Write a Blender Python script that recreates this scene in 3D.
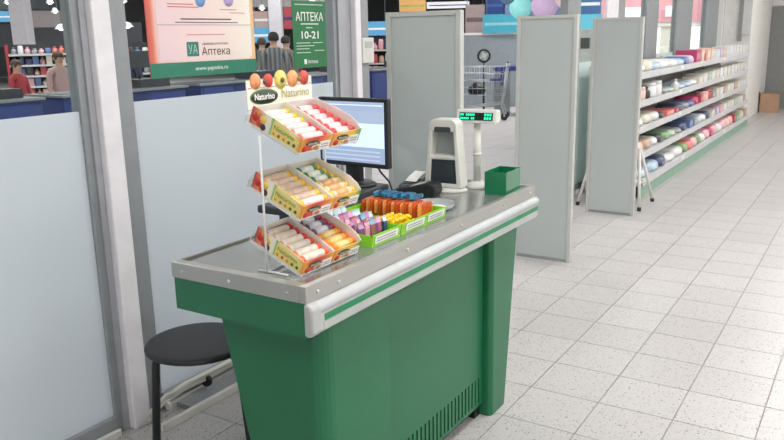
import bpy, bmesh, math, random
from mathutils import Vector, Matrix

for o in list(bpy.data.objects): bpy.data.objects.remove(o)
scene = bpy.context.scene
COL = scene.collection
rnd = random.Random(7)

# ------------------------------------------------------------------ camera
F_PX, YAW, PITCH, ROLL = 768.51, -0.5667175, 0.2343206, -0.0203763
CAM = Vector((1.1674, -2.64424, 1.50825))
cy_, sy_, cp_, sp_ = math.cos(YAW), math.sin(YAW), math.cos(PITCH), math.sin(PITCH)
fwd = Vector((sy_*cp_, cy_*cp_, -sp_)); rt = Vector((cy_, -sy_, 0)); up = rt.cross(fwd)
rt2 = math.cos(ROLL)*rt + math.sin(ROLL)*up; up2 = -math.sin(ROLL)*rt + math.cos(ROLL)*up
cd = bpy.data.cameras.new('camera'); cam = bpy.data.objects.new('camera', cd); COL.objects.link(cam)
cd.sensor_fit = 'HORIZONTAL'; cd.sensor_width = 36; cd.lens = 36*F_PX/784; cd.clip_start = .05; cd.clip_end = 200
Mx = Matrix((rt2, up2, -fwd)).transposed().to_4x4(); Mx.translation = CAM; cam.matrix_world = Mx
scene.camera = cam
def to_px(p):
    d = Vector(p)-CAM; z = d.dot(fwd)
    return (392+F_PX*d.dot(rt2)/z, 220-F_PX*d.dot(up2)/z, z)
def far_point(px, py, dist):                      # a point in a given direction at a horizontal distance
    d = fwd + rt2*((px-392)/F_PX) - up2*((py-220)/F_PX)
    k = dist/math.hypot(d.x, d.y); return CAM + d*k

# ------------------------------------------------------------------ world, light, exposure
w = bpy.data.worlds.new('world'); scene.world = w; w.use_nodes = True
w.node_tree.nodes['Background'].inputs[0].default_value = (.80, .88, .92, 1)
w.node_tree.nodes['Background'].inputs[1].default_value = .3
vs = scene.view_settings
vs.view_transform = 'Standard'; vs.look = 'None'; vs.gamma = 1; vs.use_curve_mapping = False; vs.exposure = 0.26
CEIL_Z, STORE_Z = 3.0, 4.2
def area(name, loc, sx, sy, power, col=(1, .985, .98)):
    l = bpy.data.lights.new(name, 'AREA'); l.shape = 'RECTANGLE'; l.size = sx; l.size_y = sy; l.energy = power; l.color = col
    o = bpy.data.objects.new(name, l); COL.objects.link(o); o.location = loc; return o
PH_LIGHTS = [(x, y) for y in (-3.3, -.9, 1.5, 3.9, 6.3, 8.7, 11.1) for x in (.7, 2.9)]
for x, y in PH_LIGHTS: area('ceiling_lamp_light', (x, y, CEIL_Z-.075), .5, 1.1, 20 if y > -1 else 14)
ST_LIGHTS = [(x, y) for x in (-4.2, -10, -16, -22) for y in (-1, 5, 10.6, 16)]+[(-2.6, 14)]  # last entry is an extra lamp, added to brighten the pale shop front
for x, y in ST_LIGHTS: area('store_lamp_light', (x, y, STORE_Z-.08), .5, 2.4, 110, (1, .98, .97))

# ------------------------------------------------------------------ helpers
MATS = {}
def lin(c): return tuple(((v/255)/12.92 if v/255 <= .04045 else ((v/255+.055)/1.055)**2.4) for v in c)
def mat(name, rgb, rough=.5, metal=0., var=.05, scale=12., bump=0., emit=0., coat=0., trans=0.):
    if name in MATS: return MATS[name]
    m = bpy.data.materials.new(name); m.use_nodes = True; nt = m.node_tree; b = nt.nodes['Principled BSDF']
    c = lin(rgb)
    tc = nt.nodes.new('ShaderNodeTexCoord'); n = nt.nodes.new('ShaderNodeTexNoise'); n.inputs['Scale'].default_value = scale
    n.inputs['Detail'].default_value = 3; nt.links.new(tc.outputs['Object'], n.inputs['Vector'])
    r = nt.nodes.new('ShaderNodeValToRGB'); r.color_ramp.elements[0].position = .3; r.color_ramp.elements[1].position = .7
    r.color_ramp.elements[0].color = tuple(max(0, v*(1-var)) for v in c)+(1,)
    r.color_ramp.elements[1].color = tuple(min(1, v*(1+var)) for v in c)+(1,)
    nt.links.new(n.outputs['Fac'], r.inputs['Fac']); nt.links.new(r.outputs['Color'], b.inputs['Base Color'])
    b.inputs['Roughness'].default_value = rough; b.inputs['Metallic'].default_value = metal
    b.inputs['Coat Weight'].default_value = coat
    if bump:
        bp = nt.nodes.new('ShaderNodeBump'); bp.inputs['Strength'].default_value = bump; bp.inputs['Distance'].default_value = .002
        n2 = nt.nodes.new('ShaderNodeTexNoise'); n2.inputs['Scale'].default_value = scale*12
        nt.links.new(tc.outputs['Object'], n2.inputs['Vector']); nt.links.new(n2.outputs['Fac'], bp.inputs['Height'])
        nt.links.new(bp.outputs['Normal'], b.inputs['Normal'])
    if emit:
        nt.links.new(r.outputs['Color'], b.inputs['Emission Color']); b.inputs['Emission Strength'].default_value = emit
    if trans: b.inputs['Transmission Weight'].default_value = trans
    MATS[name] = m; return m
def grad_mat(name, axis, stops, lo, hi, rough=.5):
    """printed colour bands along an object axis"""
    if name in MATS: return MATS[name]
    m = bpy.data.materials.new(name); m.use_nodes = True; nt = m.node_tree; b = nt.nodes['Principled BSDF']
    tc = nt.nodes.new('ShaderNodeTexCoord'); s = nt.nodes.new('ShaderNodeSeparateXYZ'); nt.links.new(tc.outputs['Object'], s.inputs[0])
    mr = nt.nodes.new('ShaderNodeMapRange'); mr.inputs['From Min'].default_value = lo; mr.inputs['From Max'].default_value = hi
    nt.links.new(s.outputs[axis], mr.inputs['Value'])
    r = nt.nodes.new('ShaderNodeValToRGB'); e = r.color_ramp.elements
    e[0].position, e[0].color = stops[0][0], lin(stops[0][1])+(1,); e[1].position, e[1].color = stops[-1][0], lin(stops[-1][1])+(1,)
    for p, c in stops[1:-1]:
        k = e.new(p); k.color = lin(c)+(1,)
    nt.links.new(mr.outputs[0], r.inputs['Fac']); nt.links.new(r.outputs['Color'], b.inputs['Base Color']); b.inputs['Roughness'].default_value = rough
    MATS[name] = m; return m
def glass_mat(name, tint=(.93, .97, .97), refl=.05):
    m = bpy.data.materials.new(name); m.use_nodes = True; nt = m.node_tree; nt.nodes.remove(nt.nodes['Principled BSDF'])
    t = nt.nodes.new('ShaderNodeBsdfTransparent'); t.inputs[0].default_value = tint+(1,)
    g = nt.nodes.new('ShaderNodeBsdfGlossy'); g.inputs['Roughness'].default_value = .02
    fr = nt.nodes.new('ShaderNodeFresnel'); fr.inputs[0].default_value = 1.25
    ge = nt.nodes.new('ShaderNodeNewGeometry'); su = nt.nodes.new('ShaderNodeMath'); su.operation = 'SUBTRACT'; su.inputs[0].default_value = 1; nt.links.new(ge.outputs['Backfacing'], su.inputs[1])
    mu = nt.nodes.new('ShaderNodeMath'); mu.operation = 'MULTIPLY'; nt.links.new(fr.outputs[0], mu.inputs[0]); nt.links.new(su.outputs[0], mu.inputs[1])
    mx = nt.nodes.new('ShaderNodeMixShader'); nt.links.new(mu.outputs[0], mx.inputs[0]); nt.links.new(t.outputs[0], mx.inputs[1]); nt.links.new(g.outputs[0], mx.inputs[2])
    nt.links.new(mx.outputs[0], nt.nodes['Material Output'].inputs[0]); MATS[name] = m; return m
def frost_mat(name, rgb, rough=.35):
    m = bpy.data.materials.new(name); m.use_nodes = True; nt = m.node_tree; b = nt.nodes['Principled BSDF']
    b.inputs['Base Color'].default_value = lin(rgb)+(1,); b.inputs['Roughness'].default_value = rough
    t = nt.nodes.new('ShaderNodeBsdfTranslucent'); t.inputs[0].default_value = lin(rgb)+(1,)
    mx = nt.nodes.new('ShaderNodeMixShader'); mx.inputs[0].default_value = .35
    nt.links.new(b.outputs[0], mx.inputs[1]); nt.links.new(t.outputs[0], mx.inputs[2]); nt.links.new(mx.outputs[0], nt.nodes['Material Output'].inputs[0])
    MATS[name] = m; return m

class MB:
    def __init__(s): s.v = []; s.f = []; s.mi = []; s.smooth = []
    def poly(s, pts, faces, mi=0, sm=False):
        n = len(s.v); s.v += [tuple(p) for p in pts]
        for f in faces: s.f.append([n+i for i in f]); s.mi.append(mi); s.smooth.append(sm)
        return s
    def box(s, a, b, mi=0):
        x0, y0, z0 = a; x1, y1, z1 = b
        return s.poly([(x0,y0,z0),(x1,y0,z0),(x1,y1,z0),(x0,y1,z0),(x0,y0,z1),(x1,y0,z1),(x1,y1,z1),(x0,y1,z1)],
            [(0,3,2,1),(4,5,6,7),(0,1,5,4),(1,2,6,5),(2,3,7,6),(3,0,4,7)], mi)
    def prism(s, pts2, axis, a, b, mi=0):
        def P(p, t): return {'x': (t, p[0], p[1]), 'y': (p[0], t, p[1]), 'z': (p[0], p[1], t)}[axis]
        n = len(pts2)
        return s.poly([P(p, a) for p in pts2]+[P(p, b) for p in pts2],
            [tuple(range(n))[::-1], tuple(range(n, 2*n))]+[(i, (i+1) % n, n+(i+1) % n, n+i) for i in range(n)], mi)
    def cyl(s, p0, p1, r0, r1=None, seg=12, mi=0, sm=True):
        return s.tube([p0, p1], [r0, r0 if r1 is None else r1], seg, mi, sm)
    def tube(s, path, r, seg=8, mi=0, sm=True, cap=True):
        P = [Vector(p) for p in path]; R = r if isinstance(r, (list, tuple)) else [r]*len(P)
        n = len(s.v); prev = None
        for i, p in enumerate(P):
            d = (P[min(i+1, len(P)-1)]-P[max(i-1, 0)]).normalized()
            u = d.orthogonal().normalized() if prev is None else (prev-d*prev.dot(d)).normalized()
            prev = u; q = d.cross(u)
            for k in range(seg):
                a = 2*math.pi*k/seg; s.v.append(tuple(p+(u*math.cos(a)+q*math.sin(a))*R[i]))
        for i in range(len(P)-1):
            for k in range(seg):
                a, b = n+i*seg+k, n+i*seg+(k+1) % seg
                s.f.append([a, b, b+seg, a+seg]); s.mi.append(mi); s.smooth.append(sm)
        if cap:
            s.f.append([n+k for k in range(seg)][::-1]); s.mi.append(mi); s.smooth.append(False)
            m0 = n+(len(P)-1)*seg; s.f.append([m0+k for k in range(seg)]); s.mi.append(mi); s.smooth.append(False)
        return s
    def lathe(s, prof, seg=24, c=(0, 0, 0), mi=0, sm=True, sx=1, sy=1):
        n = len(s.v)
        for r, z in prof:
            for k in range(seg):
                a = 2*math.pi*k/seg; s.v.append((c[0]+r*math.cos(a)*sx, c[1]+r*math.sin(a)*sy, c[2]+z))
        for i in range(len(prof)-1):
            for k in range(seg):
                a, b = n+i*seg+k, n+i*seg+(k+1) % seg
                s.f.append([a, b, b+seg, a+seg]); s.mi.append(mi); s.smooth.append(sm)
        if prof[0][0] > 1e-5: s.f.append([n+k for k in range(seg)][::-1]); s.mi.append(mi); s.smooth.append(False)
        if prof[-1][0] > 1e-5:
            m0 = n+(len(prof)-1)*seg; s.f.append([m0+k for k in range(seg)]); s.mi.append(mi); s.smooth.append(False)
        return s
    def mesh(s, name, mats):
        me = bpy.data.meshes.new(name); me.from_pydata(s.v, [], s.f)
        for m in (mats if isinstance(mats, (list, tuple)) else [mats]): me.materials.append(m)
        me.polygons.foreach_set('material_index', s.mi); me.polygons.foreach_set('use_smooth', s.smooth)
        bm = bmesh.new(); bm.from_mesh(me); bmesh.ops.recalc_face_normals(bm, faces=bm.faces); bm.to_mesh(me); bm.free()
        me.update(); return me
    def build(s, name, mats, parent=None, loc=(0, 0, 0), rot=(0, 0, 0), bevel=0, seg=2):
        o = link(name, s.mesh(name, mats), parent, loc, rot)
        if bevel:
            b = o.modifiers.new('bevel', 'BEVEL'); b.width = bevel; b.segments = seg; b.limit_method = 'ANGLE'; b.angle_limit = .7
        return o
def link(name, me, parent=None, loc=(0, 0, 0), rot=(0, 0, 0)):
    o = bpy.data.objects.new(name, me); COL.objects.link(o); o.parent = parent; o.location = loc; o.rotation_euler = rot; return o
def tag(o, label=None, cat=None, group=None, kind=None):
    if label: o['label'] = label
    if cat: o['category'] = cat
    if group: o['group'] = group
    if kind: o['kind'] = kind
    return o
def thing(name, label, cat, loc=(0, 0, 0), rot=(0, 0, 0), group=None, kind=None):
    o = link(name, None, None, loc, rot); o.empty_display_size = .05; return tag(o, label, cat, group, kind)
def copy_tree(o, parent=None):
    c = o.copy(); COL.objects.link(c); c.parent = parent
    for ch in list(o.children): copy_tree(ch, c)
    return c
def text(name, s, m, parent, loc, basis, width, height, depth=.0008, bold=0.):
    """flat lettering fitted to width x height; basis 'X+' faces +X, 'Y-' faces -Y, 'Z' faces up"""
    cu = bpy.data.curves.new(name, 'FONT'); cu.body = s; cu.size = 1; cu.offset = bold; cu.resolution_u = 3
    ob = bpy.data.objects.new(name, cu); COL.objects.link(ob)
    me = bpy.data.meshes.new_from_object(ob.evaluated_get(bpy.context.evaluated_depsgraph_get()))
    bpy.data.objects.remove(ob)
    xs = [v.co.x for v in me.vertices]; ys = [v.co.y for v in me.vertices]
    if not xs: return None
    x0, y0 = min(xs), min(ys); kx = width/max(1e-6, max(xs)-x0); ky = height/max(1e-6, max(ys)-y0)
    for v in me.vertices:
        a, b = (v.co.x-x0)*kx, (v.co.y-y0)*ky
        v.co = {'X+': (depth, a, b), 'Y-': (a, -depth, b), 'Z': (a, b, depth)}[basis]
    me.materials.clear(); me.materials.append(m)
    return link(name, me, parent, loc)
ORD = ['first','second','third','fourth','fifth','sixth','seventh','eighth','ninth','tenth','eleventh','twelfth','thirteenth','fourteenth','fifteenth','sixteenth',
 'seventeenth','eighteenth','nineteenth','twentieth','twenty-first','twenty-second','twenty-third','twenty-fourth','twenty-fifth','twenty-sixth','twenty-seventh',
 'twenty-eighth','twenty-ninth','thirtieth','thirty-first','thirty-second','thirty-third','thirty-fourth','thirty-fifth','thirty-sixth']

# ------------------------------------------------------------------ palette
GREEN = mat('green_panel', (30, 108, 72), .38, var=.04, scale=4)
GREEN2 = mat('green_stripe', (20, 130, 82), .35)
STEEL = mat('brushed_steel', (178, 178, 174), .35, .6, var=.06, scale=3)
STEEL_IN = mat('steel_tray', (172, 174, 173), .26, .7, var=.05, scale=3)
BOLT = mat('bolt', (205, 205, 200), .3, .8)
PVC = mat('white_bumper', (186, 189, 191), .4)
PVC2 = mat('grey_bumper', (178, 184, 182), .45)
BLACK = mat('black_plastic', (28, 30, 33), .42)
BLACKM = mat('black_stool', (44, 45, 49), .5, bump=.15, scale=30)
DARKG = mat('dark_grey', (62, 66, 70), .5)
WHITE = mat('white_paint', (222, 220, 216), .5)
WHITEP = mat('white_plastic', (214, 214, 208), .4)
ALU = mat('grey_aluminium', (152, 156, 160), .45, .25)
ALU2 = mat('light_aluminium', (200, 200, 194), .45, .1)
DIV = mat('divider_grey', (180, 187, 186), .3, coat=.2, var=.02, scale=2)
CLEAR = glass_mat('clear_glass'); FROST = frost_mat('frosted_film', (226, 233, 239)); FROST2 = frost_mat('green_frosted_film', (226, 240, 237), .6)
PAPER = mat('white_paper', (236, 236, 234), .6); INK = mat('ink_dark', (70, 66, 68), .6); WINK = mat('ink_white', (245, 246, 244), .6)
LIME = mat('lime_plastic', (142, 212, 34), .4, coat=.3)
WIRE = mat('white_wire', (232, 234, 234), .35)

# ------------------------------------------------------------------ floor
def floor_mat():
    m = bpy.data.materials.new('terrazzo_tile'); m.use_nodes = True; nt = m.node_tree; b = nt.nodes['Principled BSDF']; L = nt.links.new
    g = nt.nodes.new('ShaderNodeNewGeometry')
    dv = nt.nodes.new('ShaderNodeVectorMath'); dv.operation = 'MULTIPLY'; dv.inputs[1].default_value = (1/.3, 1/.3, 0); L(g.outputs['Position'], dv.inputs[0])
    fl = nt.nodes.new('ShaderNodeVectorMath'); fl.operation = 'FLOOR'; L(dv.outputs[0], fl.inputs[0])
    wn = nt.nodes.new('ShaderNodeTexWhiteNoise'); L(fl.outputs[0], wn.inputs['Vector'])
    base = nt.nodes.new('ShaderNodeMix'); base.data_type = 'RGBA'; base.inputs[6].default_value = lin((186, 183, 182))+(1,); base.inputs[7].default_value = lin((193, 190, 189))+(1,)
    L(wn.outputs['Value'], base.inputs[0]); prev = base.outputs[2]
    for sc, th, col in ((75, .16, (138, 136, 136)), (130, .2, (160, 157, 156)), (48, .10, (108, 108, 110))):
        v = nt.nodes.new('ShaderNodeTexVoronoi'); v.inputs['Scale'].default_value = sc; L(g.outputs['Position'], v.inputs['Vector'])
        s = nt.nodes.new('ShaderNodeSeparateColor'); L(v.outputs['Color'], s.inputs[0])
        mu = nt.nodes.new('ShaderNodeMath'); mu.operation = 'MULTIPLY'; mu.inputs[1].default_value = th*2; L(s.outputs[0], mu.inputs[0])
        lt = nt.nodes.new('ShaderNodeMath'); lt.operation = 'LESS_THAN'; L(v.outputs['Distance'], lt.inputs[0]); L(mu.outputs[0], lt.inputs[1])
        k = nt.nodes.new('ShaderNodeMix'); k.data_type = 'RGBA'; L(lt.outputs[0], k.inputs[0]); L(prev, k.inputs[6]); k.inputs[7].default_value = lin(col)+(1,); prev = k.outputs[2]
    L(prev, b.inputs['Base Color']); b.inputs['Roughness'].default_value = .34; MATS['tile'] = m; return m
TILE = floor_mat(); GROUT = mat('grout', (176, 173, 172), .8)
STOREF = mat('store_floor', (186, 184, 180), .35)
fl = MB().box((-34, -5.1, -.2), (3.9, 34, -.006)).build('floor', GROUT); tag(fl, 'pale speckled tile floor of the shop', 'floor', kind='structure')
tile_me = MB().box((-.1478, -.1478, -.006), (.1478, .1478, 0)).mesh('tile', TILE)
near, rest = [], []
for i in range(-30, 13):
    for j in range(-17, 47):
        c = Vector((i*.3+.15, j*.3+.15, 0)); px = to_px(c) if (c-CAM).dot(fwd) > .3 else (-999, 0, 9)
        if i >= -4 and -45 < px[0] < 830 and 0 < px[1] < 490 and not (c.x < -.1 and c.y < 0 and px[0] > 250) and not (c.x < 0 and px[1] < 470 and px[0] < 140):
            near.append((px[2], c))
        else: rest.append(c)
near.sort(key=lambda t: t[0])
for d, c in near[:300]: link('tile', tile_me, fl, c)
mb = MB()
for c in rest+[c for d, c in near[300:]]: mb.box((c.x-.1478, c.y-.1478, -.006), (c.x+.1478, c.y+.1478, 0))
tag(mb.build('further_tiles', TILE, fl), kind='stuff')

# ------------------------------------------------------------------ walls, ceilings
WALL = mat('white_wall', (226, 224, 220), .7, var=.02); CEILM = mat('ceiling_white', (225, 225, 222), .8); STC = mat('store_ceiling', (70, 74, 80), .8); STW = mat('store_wall', (120, 124, 128), .8)
def struct(name, a, b, m, label, cat): return tag(MB().box(a, b).build(name, m), label, cat, kind='structure')
struct('wall_right', (3.6, -5, 0), (3.75, 14.1, CEIL_Z), WALL, 'plain white right side wall of the pharmacy', 'wall')
struct('wall_near', (-34, -5.1, 0), (3.75, -5, STORE_Z), WALL, 'plain white wall behind the viewer', 'wall')
wb = MB().box((-1.38, 13.95, 0), (-.82, 14.05, CEIL_Z)).box((.3, 13.95, 0), (3.6, 14.05, CEIL_Z)).box((-.82, 13.95, 1.93), (.3, 14.05, CEIL_Z)).build('wall_back', WALL)
tag(wb, 'white end wall around the grey door', 'wall', kind='structure')
d1 = thing('door_1', 'tall flush grey door in the white end wall', 'door', (-.26, 13.96, 0), kind='structure')
MB().box((-.55, .0, .005), (.02, .045, 1.92)).box((.03, 0, .005), (.55, .045, 1.92)).build('door_leaf', mat('grey_door', (136, 138, 138), .5), d1, bevel=.004)
MB().box((-.02, -.03, 1.0), (-.005, 0, 1.12)).build('door_handle', ALU2, d1)
# wall column at the end of the run of shelves
struct('wall_left', (-1.38, 11.35, 0), (-1.2, 13.95, CEIL_Z), WALL, 'white wall strip beyond the glass partition by the far shelves', 'wall')
struct('trim_1', (-1.195, 11.5, 0), (-.77, 13.94, CEIL_Z), mat('white_post', (236, 234, 230), .6), 'white boxed-out post at the far end of the shelves', 'post')
struct('ceiling', (-1.33, -5, CEIL_Z), (3.75, 14.05, CEIL_Z+.1), CEILM, 'white pharmacy ceiling', 'ceiling')
struct('ceiling_store', (-34, -5, STORE_Z), (-1.33, 34, STORE_Z+.1), STC, 'dark ceiling of the big store beyond the glass', 'ceiling')
struct('wall_store_far', (-34.1, -5, 0), (-34, 34, STORE_Z), STW, 'grey far wall of the big store', 'wall')
struct('wall_store_end', (-34, 34, 0), (3.75, 34.1, STORE_Z), STW, 'grey end wall of the big store', 'wall')
struct('trim_bulkhead', (-1.36, -5, CEIL_Z+.1), (-1.2, 14.05, STORE_Z), CEILM, 'white bulkhead above the glass partition', 'bulkhead')
struct('wall_side_store', (-1.38, 14.05, 0), (-1.2, 34, STORE_Z), WALL, 'white wall closing the store beyond the pharmacy', 'wall')
LENS = mat('lamp_diffuser', (255, 252, 246), .5, emit=2.5, var=.0)
proto = thing('ceiling_light', 'flat rectangular luminaire in the ceiling', 'ceiling light', (0, 0, CEIL_Z), group='pharmacy ceiling luminaires')
MB().box((-.28, -.58, -.05), (.28, .58, 0)).build('housing', WHITE, proto)
MB().box((-.25, -.55, -.062), (.25, .55, -.051)).build('diffuser', LENS, proto)
for k, (x, y) in enumerate(PH_LIGHTS):
    o = proto if k == 0 else copy_tree(proto); o.location = (x, y, CEIL_Z); o['label'] = 'flat rectangular luminaire in the white pharmacy ceiling'
proto = thing('strip_light', 'long strip luminaire on the dark store ceiling', 'ceiling light', group='store strip luminaires')
MB().box((-.28, -1.24, -.05), (.28, 1.24, 0)).build('housing', WHITE, proto)
MB().box((-.25, -1.2, -.062), (.25, 1.2, -.051)).build('diffuser', LENS, proto)
for k, (x, y) in enumerate(ST_LIGHTS):  # last copy goes with the lamp added for the shop front
    o = proto if k == 0 else copy_tree(proto); o.location = (x, y, STORE_Z)

# ------------------------------------------------------------------ glass partition on X = -1.27
XP = -1.27
def window(n, y0, y1, ftop, frost, label, bottom=.075, fr=True):
    t = thing('window_%d' % n, label, 'glass partition', (XP, y0, 0), kind='structure'); L = y1-y0
    MB().box((-.006, 0, ftop), (.006, L, CEIL_Z-.005)).build('clear_pane', CLEAR, t)
    MB().box((-.006, 0, bottom), (.006, L, ftop)).build('frosted_pane', frost, t)
    MB().box((-.03, 0, .0), (.03, L, bottom)).build('bottom_rail', ALU, t)
    MB().box((.031, 0, .0), (.05, L, .03)).build('skirting', WHITE, t, bevel=.004)
    return t
window(1, -5, -.9, 1.268, FROST, 'glass partition pane at far left, frosted below and clear above')
window(2, -.665, .63, 1.283, FROST, 'frosted glass partition pane behind the green counter')
tr = thing('cable_trunking', 'low grey floor trunking with white edge strip at the foot of the glass', 'trunking', (-1.17, -.1, 0))
MB().box((-.048, -.52, 0), (.052, .72, .022)).build('cover', mat('trunk_grey', (150, 154, 158), .5), tr)
MB().box((.053, -.7, 0), (.075, .72, .034)).build('edge_strip', WHITE, tr, bevel=.004)
def post(n, y0, y1, w0, w1, label):
    t = thing('trim_%d' % n, label, 'post', (XP, 0, 0), kind='structure')
    MB().box((-.035, y0, 0), (.02, y1, CEIL_Z)).build('grey_profile', ALU, t, bevel=.004)
    MB().box((.0205, w0, 0), (.062, w1, CEIL_Z)).build('white_cover', mat('white_cover', (236, 233, 238), .5), t, bevel=.006)
    MB().box((.0205, y0+.028, 0), (.03, w0-.002, CEIL_Z)).build('glazing_bead', mat('bead', (170, 172, 178), .4, .2), t)
    return t
post(2, -.9, -.665, -.845, -.765, 'grey and white partition post beside the black stool')
p2 = post(3, .635, .955, .775, .825, 'grey and white partition post behind the monitor')
cb = thing('wall_controller', 'small pale control box fixed on the grey post behind the monitor', 'control box', (XP+.021, .90, 1.37))
MB().box((0, -.05, 0), (.03, .06, .135)).build('casing', WHITEP, cb, bevel=.005)
MB().box((.0301, -.03, .08), (.032, .04, .115)).build('display', PVC2, cb)
# partition behind the run of shelves
MUL = [(4.08, 4.42), (5.55, 5.84), (6.72, 7.27), (8.25, 9.2), (10.2, 11.2)]
prev = 4.42
for k, (a, b) in enumerate(MUL[1:]):
    window(3+k, prev, a, 1.235, FROST2, ['green tinted glass pane between the two near dividers and shelves', 'glass pane behind the near end of the shelves', 'glass pane behind the middle of the shelves', 'glass pane behind the far end of the shelves'][k])
    prev = b
window(7, 11.2, 11.35, 1.235, FROST2, 'narrow glass pane beside the white wall strip')
MULL = mat('mullion_grey', (150, 155, 158), .5, .1)
for k, (a, b) in enumerate(MUL):
    t = thing('trim_%d' % (4+k), ['grey mullion at the end of the opening behind the middle divider', 'grey mullion behind the rightmost divider', 'grey mullion above the near end of the shelves', 'wide grey mullion above the middle of the shelves', 'wide grey mullion above the far end of the shelves'][k], 'mullion', (XP, 0, 0), kind='structure')
    MB().box((-.04, a, 0), (.03, a+(b-a), CEIL_Z)).build('profile', MULL, t)
    if k == 1: MB().box((.031, a-.4, 0), (.05, a-.02, CEIL_Z)).build('white_cover', MATS['white_cover'], t)

# ------------------------------------------------------------------ poster and opening-hours sign on the glass
po = thing('pharmacy_poster', 'pink pharmacy poster with green foot band hung on the glass', 'poster', (XP+.008, -.565, 1.365))
PW, PH = .608, .95
MB().box((0, 0, 0), (.003, PW, PH)).build('sheet', grad_mat('poster_edge', 1, [(0, (206, 92, 84)), (.04, (222, 120, 96)), (.08, (242, 206, 198)), (.9, (248, 222, 204)), (1, (240, 196, 140))], 0, PW), po)
MB().prism([(.052, .07), (.062, .062), (.565, .062), (.585, .075), (.585, .9), (.052, .9)], 'x', .0032, .0042).build('printed_field', grad_mat('poster_field', 1, [(0, (240, 212, 218)), (.3, (244, 216, 216)), (.75, (246, 228, 220)), (1, (248, 240, 230))], .05, .58), po)
MB().box((.0032, 0, 0), (.0046, PW, .058)).build('foot_band', mat('poster_green', (46, 128, 104), .5), po)
text('web_address', 'www.yapteka.ru', WINK, po, (.0047, .235, .017), 'X+', .19, .022)
lg = MB().box((.0044, .197, .08), (.0052, .262, .138)).build('logo_square', mat('logo_green', (52, 128, 112), .5), po)
text('logo_mark', 'УА', mat('logo_pale', (176, 214, 204), .6), lg, (.0053, .204, .09), 'X+', .05, .038)
text('pharmacy_word', 'Аптека', INK, po, (.0044, .278, .082), 'X+', .165, .034)
text('network_word', 'университетская', INK, po, (.0044, .283, .122), 'X+', .15, .011)
MB().box((.0044, .052, .205), (.0048, .585, .2065)).build('rule', INK, po)
GREYL = mat('ink_grey', (120, 108, 112), .6); REDL = mat('ink_red', (206, 120, 130), .6)
def lines(items, m, name):
    for (y0, y1, z, h) in items: MB().box((.0044, y0, z), (.0047, y1, z+h)).build(name, m, po)
lines([(.175, .465, .226, .006), (.145, .505, .214, .004)], GREYL, 'printed_line')
lines([(.2, .42, .165, .003)], REDL, 'printed_line')
lines([(.11, .25, .285, .004), (.11, .28, .274, .004), (.40, .5, .268, .003), (.46, .55, .255, .003)], REDL, 'printed_line')
MB().lathe([(.0, 0), (.028, .0), (.028, .001), (0, .001)], 16).build('blue_picture', mat('print_blue', (128, 170, 226), .6), po, (.0044, .29, .305), (0, math.pi/2, 0))
MB().lathe([(.0, 0), (.03, .0), (.03, .001), (0, .001)], 16).build('violet_picture', mat('print_violet', (196, 178, 224), .6), po, (.0044, .455, .312), (0, math.pi/2, 0))
sg = thing('opening_hours_sign', 'green opening hours sign with white lettering on the glass', 'sign', (XP+.008, .318, 1.366))
MB().box((0, 0, 0), (.003, .262, .32)).build('sheet', mat('sign_green', (40, 118, 72), .5), sg)
text('heading', 'АПТЕКА', WINK, sg, (.004, .022, .225), 'X+', .218, .042, bold=.01)
text('hours', '10-21', WINK, sg, (.004, .062, .14), 'X+', .135, .036, bold=.015)
def slines(items):
    for (y0, y1, z, h) in items: MB().box((.004, y0, z), (.0047, y1, z+h)).build('printed_line', mat('ink_pale', (196, 220, 204), .6), sg)
slines([(.06, .2, .207, .007), (.1, .15, .19, .005), (.02, .13, .118, .004), (.15, .23, .118, .004), (.02, .16, .104, .004), (.02, .12, .09, .004), (.16, .24, .08, .004), (.02, .13, .072, .004), (.02, .24, .30, .004)])
MB().box((.004, .075, .018), (.0047, .095, .042)).build('logo_square', WINK, sg)
text('logo_word', 'Аптека', WINK, sg, (.004, .104, .02), 'X+', .08, .018)

# ------------------------------------------------------------------ checkout counter
ct = thing('checkout_counter', 'green checkout counter with steel top and white bumper rail', 'counter', (-.2, -.5, 0))
OX, OY = -.2, -.5
def cpart(name, mb, m, bevel=0, seg=2, parent=ct):
    return mb.build(name, m, parent, (-OX, -OY, 0) if parent is ct else (0, 0, 0), bevel=bevel, seg=seg)
X0, X1, Y0, Y1, ZT = -.463, .015, -1.237, .256, .91
tp = cpart('countertop', MB().box((X0+.02, Y0+.02, ZT-.03), (X1-.02, Y1-.02, ZT-.008)), STEEL_IN)
rim = MB()
rim.box((X0, Y0, ZT-.045), (X0+.006, Y1, ZT)).box((X1-.022, Y0, ZT-.045), (X1, Y1, ZT)).box((X0+.006, Y0, ZT-.045), (X1-.022, Y0+.03, ZT)).box((X0+.006, Y1-.02, ZT-.045), (X1-.022, Y1, ZT))
r_ = cpart('rim', rim, STEEL, bevel=.002)
def bolt(p, ax):
    b = MB(); q = Vector(p); d = Vector({'x': (1, 0, 0), 'y': (0, -1, 0)}[ax])
    b.tube([q, q+d*.002, q+d*.0035], [.0055, .0055, .003], 10); cpart('bolt', b, BOLT)
for x in (-.42, -.245, -.045): bolt((x, Y0, ZT-.024), 'y')
for y in (-1.19, -1.1, -.75, -.4, -.05, .2): bolt((X1, y, ZT-.024), 'x')
cpart('apron', MB().box((X0+.004, Y0+.004, .772), (X1-.006, Y1-.004, ZT-.046)), GREEN)
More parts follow.
